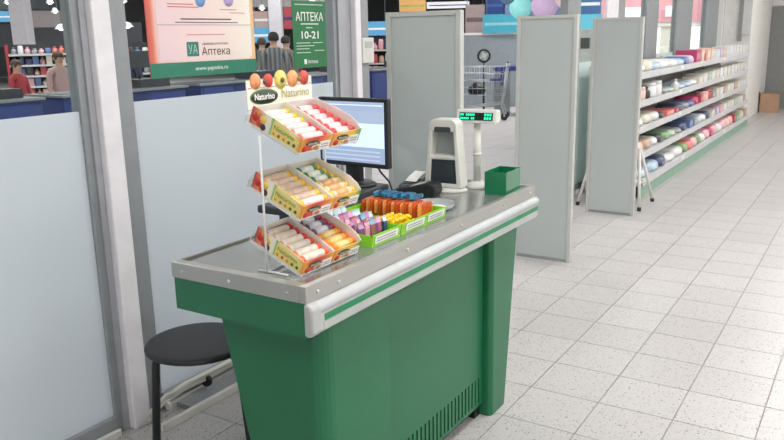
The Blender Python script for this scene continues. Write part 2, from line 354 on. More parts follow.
# bumper rail: rounded upper bead, green inlay, flat lower strip
def arc(cx, cz, r, a0, a1, n=6): return [(cx+r*math.cos(math.radians(a0+(a1-a0)*i/n)), cz+r*math.sin(math.radians(a0+(a1-a0)*i/n))) for i in range(n+1)]
YB0, YB1 = Y0-.004, Y1-.004
prof = [(X1-.005, .864)]+arc(X1+.004, .847, .017, 90, -50, 7)+[(X1+.016, .826), (X1+.016, .79), (X1+.01, .781), (X1-.005, .781)]
cpart('bumper_rail', MB().prism(prof, 'y', YB0+.035, YB1-.006), PVC)
cpart('bumper_stripe', MB().box((X1+.0162, YB0+.055, .811), (X1+.0178, YB1-.002, .828)), GREEN2)
cpart('bumper_strip', MB().box((X1+.0162, YB0+.05, .788), (X1+.0175, YB1-.002, .808)), PVC2)
cpm = [(X1-.007, .866), (X1+.01, .866), (X1+.021, .855), (X1+.021, .793), (X1+.013, .779), (X1-.007, .779)]
cpart('bumper_end_cap', MB().prism(cpm, 'y', YB0-.002, YB0+.04), mat('cap_grey', (178, 180, 180), .45), bevel=.01, seg=4)
cpart('bumper_end_cap', MB().prism(cpm, 'y', YB1-.008, YB1), MATS['cap_grey'], bevel=.004)
# under apron, body and legs
cpart('body', MB().prism([(-.085, .055), (-.085, .771), (-.37, .771), (-.20, .055)], 'y', -1.06, .12), GREEN)
FXL = -.034
endp = MB()                                            # near leg: end panel with a rounded front corner
def leg_profile(zb):                                   # X-Y outline at height z (back edge leans in towards the floor)
    xb = -.415+(.771-zb)*.22; rr = .05
    pts = [(xb, -1.12), (FXL-rr, -1.12)]+[(FXL-rr+rr*math.cos(math.radians(a)), -1.12+rr+rr*math.sin(math.radians(a))) for a in (-72, -54, -36, -18, 0)]+[(FXL, -.785), (-.084, -.785), (-.084, -1.065), (xb, -1.065)]
    return pts
lo, hi = leg_profile(.0), leg_profile(.771); n = len(lo)
endp.poly([(x, y, 0) for x, y in lo]+[(x, y, .771) for x, y in hi], [tuple(range(n))[::-1], tuple(range(n, 2*n))]+[(i, (i+1) % n, n+(i+1) % n, n+i) for i in range(n)])
cpart('end_leg', endp, GREEN, bevel=.003)
fl2 = MB(); lo = [(-.30, -.04), (FXL-.014, -.04), (FXL, -.026), (FXL, .092), (-.30, .092)]; hi = [(-.38, -.043), (FXL-.014, -.043), (FXL, -.029), (FXL, .2), (-.38, .2)]
fl2.poly([(x, y, 0) for x, y in lo]+[(x, y, .771) for x, y in hi], [(4,3,2,1,0), (5,6,7,8,9)]+[(i, (i+1) % 5, 5+(i+1) % 5, 5+i) for i in range(5)])
cpart('end_leg', fl2, GREEN, bevel=.006)
fp = MB(); zs0, zs1, pitch, sw = .068, .178, .0285, .011   # front panel with real vent slots
fp.box((-.0835, -.784, zs1), (-.072, -.045, .771)).box((-.0835, -.784, .055), (-.072, -.045, zs0))
ys = [-.078-pitch*k for k in range(22)]
edges = [-.045]+[e for y in ys for e in (y+sw/2, y-sw/2)]+[-.784]
for k in range(0, len(edges), 2): fp.box((-.0835, edges[k+1], zs0), (-.072, edges[k], zs1))
cpart('front_panel', fp, GREEN)
cpart('vent_shade_sheet', MB().box((-.0848, -.75, .06), (-.0838, -.05, .185)), mat('vent_shade', (22, 60, 44), .7))  # dark sheet behind the slots, paints in the shade of their recess
cpart('kick_plinth', MB().box((-.19, -1.06, 0), (-.115, -.03, .054)), BLACK)
cpart('foot_pad', MB().box((-.113, -.085, 0), (-.085, -.045, .052)), BLACK)

# ------------------------------------------------------------------ wire candy rack
TA = math.radians(24); TIERS = [(-.062, .906), (-.058, 1.055), (-.052, 1.226)]; BY0, BW, BD, BH = -1.158, .1275, .176, .043
PL = ZT-.008                                       # steel plate level
rk = thing('wire_candy_rack', 'white wire display rack with three sloping candy tiers', 'display rack', (-.19, -.985, PL))
def rpart(name, mb, m=WIRE): return mb.build(name, m, rk, (.19, .985, -PL))
for y in (BY0-.0085, BY0+2*BW+.0085):
    rpart('upright', MB().tube([(-.17, y, PL+.003), (-.17, y, 1.268)], .0032, 8))
    rpart('foot', MB().tube([(-.2, y, PL+.0035), (-.1, y, PL+.0035)], .0032, 8))
rpart('foot_bar', MB().tube([(-.17, BY0-.0085, PL+.0035), (-.17, BY0+2*BW+.0085, PL+.0035)], .0028, 8))
ca, sa = math.cos(TA), math.sin(TA)
def tl(fx, z0, u, v, wv): return Vector((fx+u*ca+wv*sa, BY0+v, z0-u*sa+wv*ca))     # tier local -> world, u<0 to the back
for fx, z0 in TIERS:
    W2 = 2*BW+.006
    for v in (.004, W2-.01):
        rpart('side_arm', MB().tube([tl(fx, z0, -BD-.012, v, .03), tl(fx, z0, -BD-.012, v, -.0035), tl(fx, z0, 0, v, -.0035)], .0022, 6))
    m = MB()
    for wv in (-.0035, .016, .03): m.tube([tl(fx, z0, -BD-.012, -.002, wv), tl(fx, z0, -BD-.012, W2-.004, wv)], .0022, 6)
    for k in range(9):
        v = k*W2/8; m.tube([tl(fx, z0, -BD-.012, v, -.0035), tl(fx, z0, -BD-.012, v, .03)], .0014, 5)
    rpart('back_rail', m)
    m = MB()
    for k in range(7): v = k*W2/6; m.tube([tl(fx, z0, -BD-.012, v, -.0035), tl(fx, z0, -.004, v, -.0035)], .0016, 5)
    rpart('tier_wires', m)
# header card above the top tier, scalloped with printed fruit
HX = -.232; HY = BY0+.022
CREAM = mat('card_cream', (244, 234, 222), .55)
hc = rpart('header_card', MB().box((HX-.003, HY, 1.29), (HX, HY+.272, 1.404)), CREAM)
fruit = [((232, 150, 104), .027), ((204, 66, 54), .024), ((224, 206, 110), .033), ((232, 160, 104), .03), ((204, 78, 62), .026)]
for k, (c, r) in enumerate(fruit):
    MB().lathe([(0, 0), (r*.78, 0), (r*.78, .0025), (0, .0025)], 20).build('printed_fruit', mat('fruit_%d' % k, c, .5, var=.25, scale=60), hc, (HX-.0012, HY+.034+k*.051, 1.4), (0, math.pi/2, 0))
MB().box((HX+.0003, HY+.004, 1.3815), (HX+.001, HY+.268, 1.385)).build('printed_band', mat('band_grey', (196, 176, 168), .6, var=.3, scale=60), hc)
for k, c in enumerate(((110, 80, 60), (84, 90, 60), (150, 120, 70))):
    MB().lathe([(0, 0), (.007, 0), (.007, .003), (0, .003)], 12).build('printed_leaf', mat('leafp_%d' % k, c), hc, (HX+.0015, HY+.07+k*.072, 1.398), (0, math.pi/2, 0))
def oval(name, m, parent, loc, a, b, d=.001, rot=(0, math.pi/2, 0)):   # flat ellipse; a = across, b = up (for X+ faces)
    return MB().lathe([(0, 0), (1, 0), (1, d), (0, d)], 24, sx=b, sy=a).build(name, m, parent, loc, rot)
LOGO_D = mat('logo_dark', (52, 62, 48), .5); LOGO_G = mat('logo_rim', (96, 140, 62), .5)
LY = HY+.066
oval('logo_rim', LOGO_G, hc, (HX+.0002, LY, 1.359), .056, .021); oval('logo_plate', LOGO_D, hc, (HX+.0008, LY, 1.359), .052, .0175)
text('logo_word', 'Naturino', WINK, hc, (HX+.0022, LY-.04, 1.351), 'X+', .08, .017, bold=.02)
text('header_word', 'Naturino', mat('ink_olive', (178, 176, 110), .6), hc, (HX+.0012, HY+.137, 1.35), 'X+', .12, .024)

FRONTS = [grad_mat('box_print_warm', 1, [(0, (232, 168, 60)), (.2, (222, 92, 48)), (.5, (208, 64, 48)), (.85, (232, 140, 70)), (1, (226, 190, 80))], 0, BW),
          grad_mat('box_print_fresh', 1, [(0, (236, 150, 80)), (.4, (240, 206, 110)), (.75, (222, 190, 84)), (1, (70, 156, 74))], 0, BW)]
SIDEM = grad_mat('box_print_side', 0, [(0, (206, 84, 76)), (.14, (232, 150, 110)), (.28, (246, 238, 214)), (.38, (246, 240, 222)), (.42, (120, 184, 96)), (.46, (240, 226, 160)), (.85, (244, 230, 170)), (1, (238, 156, 66))], -BD, 0)
CARDW = mat('card_white', (240, 238, 232), .5); YEL = mat('print_yellow', (240, 222, 128), .5)
ROLLS = {'a': [('white', (240, 238, 232), (214, 48, 44)), ('white', (240, 236, 226), (236, 190, 60))]}
def candy_box(tier, side, label):
    fx, z0 = TIERS[tier]; v0 = side*(BW+.003)
    b = thing('candy_display_box', label, 'candy box', tl(fx, z0, 0, v0, 0), (0, TA, 0), 'candy display boxes on the wire rack')
    MB().box((-BD, 0, 0), (0, BW, .004)).box((-BD, .002, .004), (-.004, BW-.002, .011)).build('base', CARDW, b)
    MB().box((-.0025, 0, .0041), (0, BW, .041)).build('front_panel', FRONTS[side], b)
    MB().box((-BD, 0, .0041), (-BD+.002, BW, .05)).build('back_panel', CARDW, b)
    pr = [(-BD, .004), (-.003, .004), (-.003, .041), (-.06, .047), (-.11, .05), (-BD, .05)]
    near = MB().prism(pr, 'y', 0, .0018).build('side_panel', SIDEM if side == 0 else CARDW, b)
    pr2 = [(-BD, .004), (-.003, .004), (-.003, .041), (-.02, .051), (-.05, .058), (-.1, .058), (-BD, .052)]
    MB().prism(pr if side == 0 else pr2, 'y', BW-.0018, BW).build('side_panel', CARDW, b)
    # print on the front
    oval('logo_plate', LOGO_D, b, (.0002, .045, .026), .026, .0075); text('logo_word', 'Naturino', WINK, b, (.0014, .026, .022), 'X+', .038, .008)
    oval('print_patch', mat('patch_cream', (238, 224, 190), .5), b, (.0002, .066, .012), .02, .008)
    for k, c in enumerate(((196, 52, 44), (226, 150, 60), (190, 60, 52))):
        oval('printed_fruit', mat('ffruit_%d' % k, c), b, (.0002, .02+k*.045, .012), .011, .008)
    MB().box((.0005, .078, .002), (.0022, .12, .026)).build('price_tag', PAPER, b)
    for k in range(2): MB().box((.0023, .083, .01+.007*k), (.0026, .113, .0125+.007*k)).build('price_line', mat('ink_mid', (150, 150, 155)), b)
    if side == 0:
        MB().prism([(-.1, .007), (-.012, .007), (-.008, .03), (-.07, .04), (-.1, .043)], 'y', -.0008, -.0001).build('yellow_patch', YEL, near)
        text('side_word', 'Naturino', mat('word_green', (86, 140, 84), .5), near, (-.094, -.001, .024), 'Y-', .07, .012)
        for k, c in enumerate(((222, 170, 60), (206, 96, 60), (220, 150, 80), (96, 110, 60), (90, 96, 64))):
            MB().lathe([(0, 0), (.0048, 0), (.0048, .0008), (0, .0008)], 10).build('printed_fruit', mat('sfruit_%d' % k, c), near, (-.09+k*.0175, -.0009, .014), (math.pi/2, 0, 0))
        for k, (u, wv, r, c) in enumerate(((-.158, .028, .012, (206, 48, 44)), (-.142, .017, .01, (214, 70, 52)), (-.128, .012, .009, (70, 56, 60)), (-.15, .04, .008, (232, 150, 70)), (-.132, .03, .01, (238, 200, 90)))):
            MB().lathe([(0, 0), (r, 0), (r, .0008), (0, .0008)], 12).build('printed_fruit', mat('bfruit_%d' % k, c), near, (u, -.0002-k*.0001, wv), (math.pi/2, 0, 0))
    return b
def candy_roll(body, ends, band, label, group):
    t = thing('candy_roll', label, 'candy roll', group=group); r = .0126
    wrap = MB().tube([(0, -.042, 0), (0, .042, 0)], r, 12).build('wrapper', body, t)
    MB().tube([(0, -.028, 0), (0, .024, 0)], r+.0004, 12).build('label_band', band, wrap)
    for s in (-1, 1):
        MB().tube([(0, s*.042, 0), (0, s*.054, 0), (0, s*.059, 0), (0, s*.0612, 0)], [r, r*.98, r*.8, r*.35], 12).build('twisted_end', ends, t)
    return t
def cm(c, n='candy'): return mat('%s_%02x%02x%02x' % ((n,)+c), c, .35, var=.08, scale=40, coat=.2)
TIERN = ['bottom', 'middle', 'top']; SIDEN = ['left', 'right']
SPEC = {(0, 0): [((238, 232, 222), (224, 52, 40), (228, 214, 196))]*3+[((240, 234, 222), (242, 96, 36), (232, 222, 206))]*3,
        (0, 1): [((92, 84, 120), (206, 40, 40), (208, 206, 214))]*3+[((240, 176, 66), (244, 120, 40), (246, 214, 140))]*3,
        (1, 0): [((228, 206, 176), (246, 196, 20), (216, 186, 166))]*5+[((240, 236, 232), (246, 200, 24), (236, 230, 226))],
        (1, 1): [((66, 142, 96), (240, 190, 30), (226, 232, 220))]*3+[((244, 226, 196), (240, 196, 60), (236, 176, 120))]*3,
        (2, 0): [((228, 226, 220), (238, 206, 40), (226, 224, 220))]*3+[((226, 220, 216), (220, 48, 52), (228, 222, 220))]*3,
        (2, 1): [((214, 84, 92), (216, 50, 50), (240, 216, 214))]*6}
CN = {(0, 0): ['red', 'orange'], (0, 1): ['purple', 'amber'], (1, 0): ['yellow-ended beige', 'yellow-ended white'], (1, 1): ['green', 'cream'], (2, 0): ['white yellow-ended', 'white red-ended'], (2, 1): ['rosy red', 'rosy red']}
BXL = {(0, 0): 'bottom left candy box with red and orange rolls on wire rack', (0, 1): 'bottom right candy box with purple and amber rolls on wire rack',
       (1, 0): 'middle left candy box with yellow-ended beige rolls on wire rack', (1, 1): 'middle right candy box with green and cream rolls on wire rack',
       (2, 0): 'top left candy box with white rolls under the header card', (2, 1): 'top right candy box with rosy red rolls on wire rack'}
for tier in range(3):
    for side in range(2):
        candy_box(tier, side, BXL[tier, side])
        fx, z0 = TIERS[tier]
        protos = {}
        for k in range(6):                      # k = 0 at the back
            sp = SPEC[tier, side][k]
            if sp not in protos:
                o = protos[sp] = candy_roll(cm(sp[0]), cm(sp[1]), cm(sp[2]), 'x', '%s %s box candy rolls' % (TIERN[tier], SIDEN[side]))
            else: o = copy_tree(protos[sp])
            nm = CN[tier, side][0 if sp == SPEC[tier, side][0] else 1]
            o['label'] = '%s candy roll, %s from the back in the %s %s box of the rack' % (nm, ORD[k], TIERN[tier], SIDEN[side])
            o.location = tl(fx, z0, -BD+.0195+k*.0262, side*(BW+.003)+BW/2, .0112+.0122+.004); o.rotation_euler = (0, TA, 0)

# ------------------------------------------------------------------ lime sweet trays
def lime_tray(y0, y1, x0, x1, label, tags):
    t = thing('sweet_tray', label, 'tray', ((x0+x1)/2, (y0+y1)/2, PL), group='lime sweet trays'); a, b = (x1-x0)/2, (y1-y0)/2
    MB().box((-a, -b, 0), (a, b, .004)).build('base', LIME, t)
    MB().prism([(a-.004, .0041), (a, .0041), (a+.006, .036), (a+.002, .036)], 'y', -b, b).build('front_wall', LIME, t)
    MB().prism([(-a+.004, .0041), (-a, .0041), (-a-.004, .036), (-a, .036)], 'y', -b, b).build('back_wall', LIME, t)
    for s in (-1, 1): MB().box((-a+.004, min(s*b, s*(b-.004)), .0041), (a-.004, max(s*b, s*(b-.004)), .034)).build('side_wall', LIME, t)
    for (v0, v1) in tags:
        p = MB().prism([(a+.0022, .008), (a+.0034, .008), (a+.0074, .031), (a+.0062, .031)], 'y', v0, v1).build('price_tag', PAPER, t)
        for k in range(2): MB().prism([(a+.0042+.0013*k, .013+k*.008), (a+.0046+.0013*k, .013+k*.008), (a+.0052+.0013*k, .0165+k*.008), (a+.0048+.0013*k, .0165+k*.008)], 'y', v0+.008, v1-.012).build('price_line', mat('ink_mid', (150, 150, 155)), p)
    return t
lime_tray(-.826, -.668, -.285, -.062, 'lime tray of pink and blue sachets next to the rack', [(-.068, .06)])
lime_tray(-.662, -.372, -.345, -.062, 'lime tray of orange bars and yellow sweets', [(-.12, -.005), (.02, .13)])
TB = PL+.004
def sachet_mesh(name, m1, m2, h, wd, th):
    mb = MB()
    def ring(z, a, b): return [(-a, -b, z), (a, -b, z), (a, b, z), (-a, b, z)]
    R = [ring(0, wd/2, .0008), ring(h*.1, wd/2, .0012), ring(h*.25, wd/2*.94, th/2), ring(h*.72, wd/2*.94, th/2), ring(h*.9, wd/2, .0012), ring(h, wd/2, .0008)]
    vs_ = [p for r in R for p in r]; mb.poly(vs_, [(3, 2, 1, 0), (20, 21, 22, 23)])
    n = len(mb.v); mb.v += []
    for i in range(5):
        for k in range(4): mb.f.append([i*4+k, i*4+(k+1) % 4, (i+1)*4+(k+1) % 4, (i+1)*4+k]); mb.mi.append(1 if i >= 3 else 0); mb.smooth.append(False)
    return mb.mesh(name, [m1, m2])
SC = [((210, 110, 154), (226, 168, 196), 'pink'), ((142, 84, 138), (188, 140, 180), 'purple'), ((226, 170, 188), (196, 110, 140), 'pale pink'), ((120, 176, 210), (206, 226, 234), 'light blue'), ((60, 82, 130), (200, 206, 216), 'navy'), ((176, 106, 116), (122, 178, 200), 'dusky rose')]
SM = [sachet_mesh('sachet', cm(a), cm(b), .074, .024, .014) for a, b, _ in SC]
order = [[3, 4, 3, 3, 4, 3, 3], [1, 3, 2, 1, 0, 3, 4], [0, 1, 2, 0, 5, 1, 4], [1, 2, 0, 5, 1, 0, 4]]
for r in range(4):
    for c in range(7):
        k = order[r][c]
        o = link('sweet_sachet', SM[k], None, (-.262+r*.05+rnd.uniform(-.004, .004), -.81+c*.0208, TB+.0005), (0, .0, math.pi/2+rnd.uniform(-.15, .15)))
        o.scale = (.85+.3*rnd.random(), 1, (1.12 if r == 0 else 1.0-.05*r)*rnd.uniform(.9, 1.08)); o.rotation_euler.y = rnd.uniform(-.12, .12)
        tag(o, '%s sweet sachet in lime tray, row %s from back, %s from rack' % (SC[k][2], ['one', 'two', 'three', 'four'][r], ORD[c]), 'sachet', 'sachets in the lime tray')
# row of orange bars, blue bars lying above them
def bar_mesh(name, m, m2, L, h, t):
    mb = MB(); 
    R = [(-L/2, .35, .1), (-L/2+.008, .4, .25), (-L/2+.014, .5, .5), (L/2-.014, .5, .5), (L/2-.008, .4, .25), (L/2, .35, .1)]
    vs_ = []
    for y, a, b in R: vs_ += [(-t*b, y, h*(.5-a)), (t*b, y, h*(.5-a)), (t*b, y, h*(.5+a)), (-t*b, y, h*(.5+a))]
    mb.poly(vs_, [(3, 2, 1, 0), (20, 21, 22, 23)], 1)
    for i in range(5):
        for k in range(4): mb.f.append([i*4+k, i*4+(k+1) % 4, (i+1)*4+(k+1) % 4, (i+1)*4+k]); mb.mi.append(0 if i == 2 else 1); mb.smooth.append(False)
    return mb.mesh(name, [m, m2])
BARM = [bar_mesh('candy_bar', mat('foil_orange', (232, 112, 46), .3, var=.4, scale=110, coat=.4), cm((206, 84, 40)), .1, .05, .0125), bar_mesh('candy_bar', mat('foil_red_orange', (212, 88, 40), .3, var=.45, scale=130, coat=.4), cm((240, 150, 80)), .1, .05, .0125)]
for k in range(14):
    o = link('candy_bar', BARM[k % 2], None, (-.328+k*.0172, -.436, TB+.0002), (rnd.uniform(-.01, .01), rnd.uniform(-.02, .02), 0)); o.scale = (1, 1, 1+.03*(k % 2)+.03*(k % 3))
    tag(o, 'orange foil candy bar in the standing row, %s from the monitor side' % ORD[k], 'candy bar', 'orange candy bars')
BLUEB = bar_mesh('candy_bar', mat('foil_blue', (14, 92, 136), .3, var=.5, scale=120, coat=.4), cm((44, 128, 164)), .07, .014, .019)
for k in range(8):
    o = link('candy_bar', BLUEB, None, (-.31+k*.0225, -.408+rnd.uniform(-.006, .006), TB+.0568), (0, rnd.uniform(-.3, .3), rnd.uniform(-.35, .35)))
    tag(o, 'blue foil candy bar lying on the orange bars, %s from the monitor side' % ORD[k], 'candy bar', 'blue candy bars')
YM = MB(); YM.tube([(0, -.013, 0), (0, -.008, 0), (0, -.005, 0), (0, .005, 0), (0, .008, 0), (0, .013, 0)], [.006, .002, .008, .008, .002, .006], 8)
YM = YM.mesh('wrapped_sweet', cm((250, 206, 20)))
k = 0
for r in range(4):
    for c in range(6):
        o = link('wrapped_sweet', YM, None, (-.19+r*.03, -.64+c*.0235, TB+.0083), (0, 0, rnd.uniform(0, 3)))
        o.scale = (1.0,)*3
        tag(o, 'yellow twist-wrapped sweet in the lime tray beside the orange bars', 'sweet', 'yellow wrapped sweets'); k += 1
for r in range(3):
    for c in range(5):
        o = link('wrapped_sweet', YM, None, (-.175+r*.03, -.628+c*.0235, TB+.0246), (0, 0, rnd.uniform(0, 3)))
        tag(o, 'yellow twist-wrapped sweet in the lime tray beside the orange bars', 'sweet', 'yellow wrapped sweets')

# ------------------------------------------------------------------ coin dish
GL2 = mat('dish_glass', (226, 232, 232), .12, trans=.6, coat=.6)
dish = MB().lathe([(.0, 0), (.05, 0), (.068, .006), (.078, .02), (.081, .02), (.071, .004), (.052, -.0), (.05, .003), (0, .003)], 32).build('coin_dish', GL2, None, (-.16, -.275, PL+.0003))
tag(dish, 'round clear glass coin dish on the steel top beyond the lime trays', 'dish')
li = MB().lathe([(0, 0), (.045, 0), (.045, .001), (0, .001)], 24).build('paper_insert', PAPER, dish, (0, 0, .0032))

# ------------------------------------------------------------------ monitor on its platform
pf = thing('till_platform', 'flat black platform carrying the monitor at the back of the counter', 'platform', (-.525, -.43, PL+.0195))
MB().box((-.1, -.27, 0.0), (.1, .275, .028)).build('slab', mat('platform_black', (50, 53, 57), .5), pf, bevel=.008, seg=3)
MB().box((-.06, -.2, -.1), (.055, .2, -.001)).build('support_bracket', DARKG, pf)
mo = thing('monitor', 'black flat monitor showing a pale blue till screen', 'monitor', (-.545, -.235, PL+.0476), (0, 0, math.radians(-3)))
PZ = PL+.0476
MB().lathe([(.0, 0), (.1, 0), (.1, .008), (.085, .014), (0, .016)], 28, sy=.8).build('stand_base', BLACK, mo)
MB().box((-.032, .0, .012), (.032, .035, .16)).build('stand_neck', BLACK, mo, bevel=.004)
cs = MB().box((-.135, -.03, .078), (.195, -.002, .338)).build('casing', BLACK, mo, bevel=.006)
MB().box((-.08, -.002, .12), (.14, .03, .3)).build('back_cover', BLACK, mo, bevel=.01)
sb = MB().box((-.12, -.0312, .096), (.18, -.0302, .324)).build('screen', mat('screen_blue', (196, 214, 240), .25, emit=.75, var=.01), mo)
for a, b, c, n in ((.29, .324, (150, 168, 196), 'title_bar'), (.245, .29, (158, 172, 198), 'toolbar'), (.096, .155, (146, 164, 194), 'status_area')):
    MB().box((-.12, -.0317, a), (.18, -.0313, b)).build(n, mat('scr_'+n, c, .25, emit=.6, var=.01), sb)
for k in range(3): MB().box((-.11, -.0321, .104+.016*k), (.16, -.0318, .11+.016*k)).build('screen_row', mat('scr_row', (176, 190, 214), .25, emit=.6), sb)
MB().box((-.115, -.0321, .31), (.175, -.0318, .314)).build('screen_row', mat('scr_lt', (214, 224, 240), .25, emit=.6), sb)
cb = MB().tube([(-.475, -.185, PZ+.09), (-.45, -.175, PZ+.045), (-.42, -.165, PZ+.01), (-.405, -.16, PL+.012), (-.39, -.2, PL+.006), (-.375, -.25, PL+.0045)], .004, 8).build('monitor_cable', BLACK)
tag(cb, 'thin black cable drooping beside the monitor stand', 'cable')

# ------------------------------------------------------------------ card terminals
def card_terminal(loc, rz, label, body):
    t = thing('card_terminal', label, 'card terminal', loc, (0, 0, rz))
    MB().prism([(-.09, 0), (.085, 0), (.095, .02), (.09, .05), (.06, .058), (.0, .04), (-.09, .022)], 'y', -.042, .042).build('body', body, t, bevel=.007, seg=3)
    MB().prism([(-.012, .0385), (.045, .0547), (.045, .0567), (-.012, .0405)], 'y', -.032, .032).build('screen', mat('term_screen', (168, 176, 172), .2), t)
    for r in range(4):
        for c in range(3):
            x = -.075+r*.016; z = .022+(x+.09)/.09*.018
            MB().prism([(x, z), (x+.011, z+.0022), (x+.011, z+.0052), (x, z+.003)], 'y', -.028+c*.02, -.013+c*.02).build('key', DARKG, t)
    return t
card_terminal((-.335, -.1, PL), math.radians(8), 'black card terminal with raised end beside the scanner', BLACK)
t2 = card_terminal((-.415, .045, PL), math.radians(92), 'grey card terminal with paper slip behind the orange bars', mat('term_grey', (88, 92, 94), .5))
rp = MB().tube([(-.03, 0, .03), (.0, 0, .045), (.02, 0, .06)], .001, 4)
MB().poly([(-.06, -.026, .034), (-.06, .026, .034), (-.02, .026, .05), (-.02, -.026, .05), (.03, -.026, .062), (.03, .026, .062)], [(0, 3, 2, 1), (3, 4, 5, 2)]).build('paper_slip', PAPER, t2)

# ------------------------------------------------------------------ desktop scanner
scn = thing('barcode_scanner', 'white upright barcode scanner with dark window on the counter', 'scanner', (-.279, .035, PL), (0, 0, math.radians(6)))
MB().lathe([(.0, 0), (.095, 0), (.097, .006), (.088, .014), (.0, .016)], 32, sx=.95, sy=.62).build('base', WHITEP, scn)
def rrect(hw, z0, z1, r, n=5, taper=0.):
    pts = [(-hw, z0), (hw, z0)]
    pts += [(hw-taper-r+r*math.cos(a), z1-r+r*math.sin(a)) for a in [math.pi/2*i/n for i in range(n+1)]]
    pts += [(-hw+taper+r-r*math.sin(a), z1-r+r*math.cos(a)) for a in [math.pi/2*i/n for i in range(n+1)]]
    return pts
body = MB()
for s in (-1, 1):
    body.prism([(s*.08, .016), (s*.056, .27), (s*.042, .27), (s*.058, .016)], 'y', -.03, .045)
body.prism(rrect(.058, .238, .288, .028), 'y', -.03, .045).box((-.058, -.028, .128), (.058, .043, .144)).box((-.062, -.028, .0162), (.062, .043, .032))
MB_b = body.build('housing', WHITEP, scn, bevel=.004)
MB().box((-.056, -.02, .033), (.056, -.012, .127)).build('lower_window', mat('scan_window', (58, 64, 70), .12, coat=.5), scn)
MB().box((-.05, .03, .145), (.05, .034, .237)).build('upper_window', mat('scan_rear', (168, 176, 176), .3), scn)
MB().prism(rrect(.034, .238, .258, .006), 'y', -.0318, -.0305).build('sensor_bar', DARKG, scn)

# ------------------------------------------------------------------ customer display on a pole
pd = thing('pole_display', 'white customer price display on a pole with green digits', 'display', (-.196, .152, PL), (0, 0, math.radians(4)))
MB().lathe([(0, 0), (.052, 0), (.052, .008), (.034, .02), (.02, .026), (0, .026)], 28).build('base', WHITEP, pd)
MB().tube([(0, 0, .02), (0, 0, .27)], .0145, 16).build('pole', WHITEP, pd)
MB().tube([(0, 0, .13), (0, 0, .142)], .017, 16).build('pole_collar', WHITEP, pd)
hd = MB().prism([(-.034, .264), (.02, .264), (.028, .287), (.02, .316), (-.02, .316)], 'x', -.08, .09).build('display_head', WHITEP, pd, bevel=.005)
pl = (-.0352, .279, -.0202, .327)
def face(u, wv, d=0.):                                  # point on the sloped face
    k = wv; return (u, -.0355+k*.0145-d, .2675+k*.046)
def fquad(u0, u1, w0, w1, d, m, name, parent):
    a, b, c, e = face(u0, w0, d), face(u1, w0, d), face(u1, w1, d), face(u0, w1, d)
    back = [(p[0], p[1]+.0006, p[2]) for p in (a, b, c, e)]
    return MB().poly([a, b, c, e]+back, [(0, 1, 2, 3), (7, 6, 5, 4), (0, 4, 5, 1), (1, 5, 6, 2), (2, 6, 7, 3), (3, 7, 4, 0)]).build(name, m, parent)
scrn = fquad(-.066, .076, .18, .82, .0004, mat('lcd_black', (26, 40, 38), .25), 'screen', hd)
LED = mat('led_green', (20, 220, 150), .4, emit=1.3)
x = -.055
for row in range(2):
    for k in range(8):
        if (k*3+row*5) % 7 != 6: fquad(-.062+k*.0078, -.0565+k*.0078, .56-row*.3, .73-row*.3, .0012, LED, 'segment', scrn)
    for k in range(3): fquad(.04+k*.011, .0475+k*.011, .56-row*.3, .76-row*.3, .0012, LED, 'segment', scrn)

# ------------------------------------------------------------------ green open box
gb = thing('leaflet_box', 'small open green plastic box at the far end of the counter', 'box', (-.066, .115, PL), (0, 0, math.radians(2)))
GT = mat('green_acrylic', (18, 118, 76), .2, coat=.5); a, b, h, t = .045, .075, .088, .004
MB().box((-a, -b, 0), (a, b, t)).build('base', GT, gb)
for s in (-1, 1):
    MB().box((min(s*a, s*(a-t)), -b, t), (max(s*a, s*(a-t)), b, h)).build('side_wall', GT, gb)
    MB().box((-a+t, min(s*b, s*(b-t)), t), (a-t, max(s*b, s*(b-t)), h)).build('end_wall', GT, gb)

# ------------------------------------------------------------------ stool
st = thing('stool', 'round black stool in front of the frosted glass', 'stool', (-.83, -.825, 0))
MB().lathe([(0, .43), (.175, .43), (.188, .436), (.19, .444), (.184, .452), (.17, .454), (0, .4515)], 48).build('seat', BLACKM, st)
for ang in (214, 14, 74):
    a = math.radians(ang); d = Vector((math.cos(a), math.sin(a), 0))
    pts = [d*.02+Vector((0, 0, .418)), d*.10+Vector((0, 0, .418)), d*.135+Vector((0, 0, .412)), d*.155+Vector((0, 0, .392)), d*.162+Vector((0, 0, .36)), d*.19+Vector((0, 0, .012))]
    l = MB().tube(pts, .015, 10).build('leg', BLACKM, st)
    MB().tube([d*.1895+Vector((0, 0, .0)), d*.1893+Vector((0, 0, .02))], .017, 10).build('rubber_foot', BLACK, l)
MB().lathe([(.03, .409), (.12, .409), (.12, .4295), (.03, .4295)], 24).build('mounting_ring', BLACK, st)
cbm = MB()
cab = thing('cable_bundle', 'loose bundle of white cables tied along the foot of the glass', 'cable', (-1.2, -.5, .0))
def cpath(off, dz): return [Vector((-1.195+off*.4, y, z+dz+off*.6+.012)) - Vector((-1.2, -.5, 0)) for y, z in ((-.80, .012), (-.76, .03), (-.70, .055), (-.66, .05), (-.60, .066), (-.47, .06), (-.36, .064), (-.25, .066), (-.05, .05), (.3, .03))]
for k, (off, dz) in enumerate(((0, 0), (.012, .002), (.022, .006), (.006, .014), (.018, -.006), (.03, .012), (.01, .024))):
    MB().tube([p+Vector((rnd.uniform(-.004, .004), 0, rnd.uniform(-.004, .004))) for p in cpath(off, dz)], .007, 6).build('cable', mat('cable_grey', (214, 212, 206), .5), cab)
MB().tube([(.01, .0, .055), (.01, .018, .055)], .027, 12).build('cable_tie', BLACK, cab, (0, .02, .012))
MB().tube([(.02, -.205, .052), (.02, -.192, .055)], .018, 10).build('cable_clip', WHITE, cab)

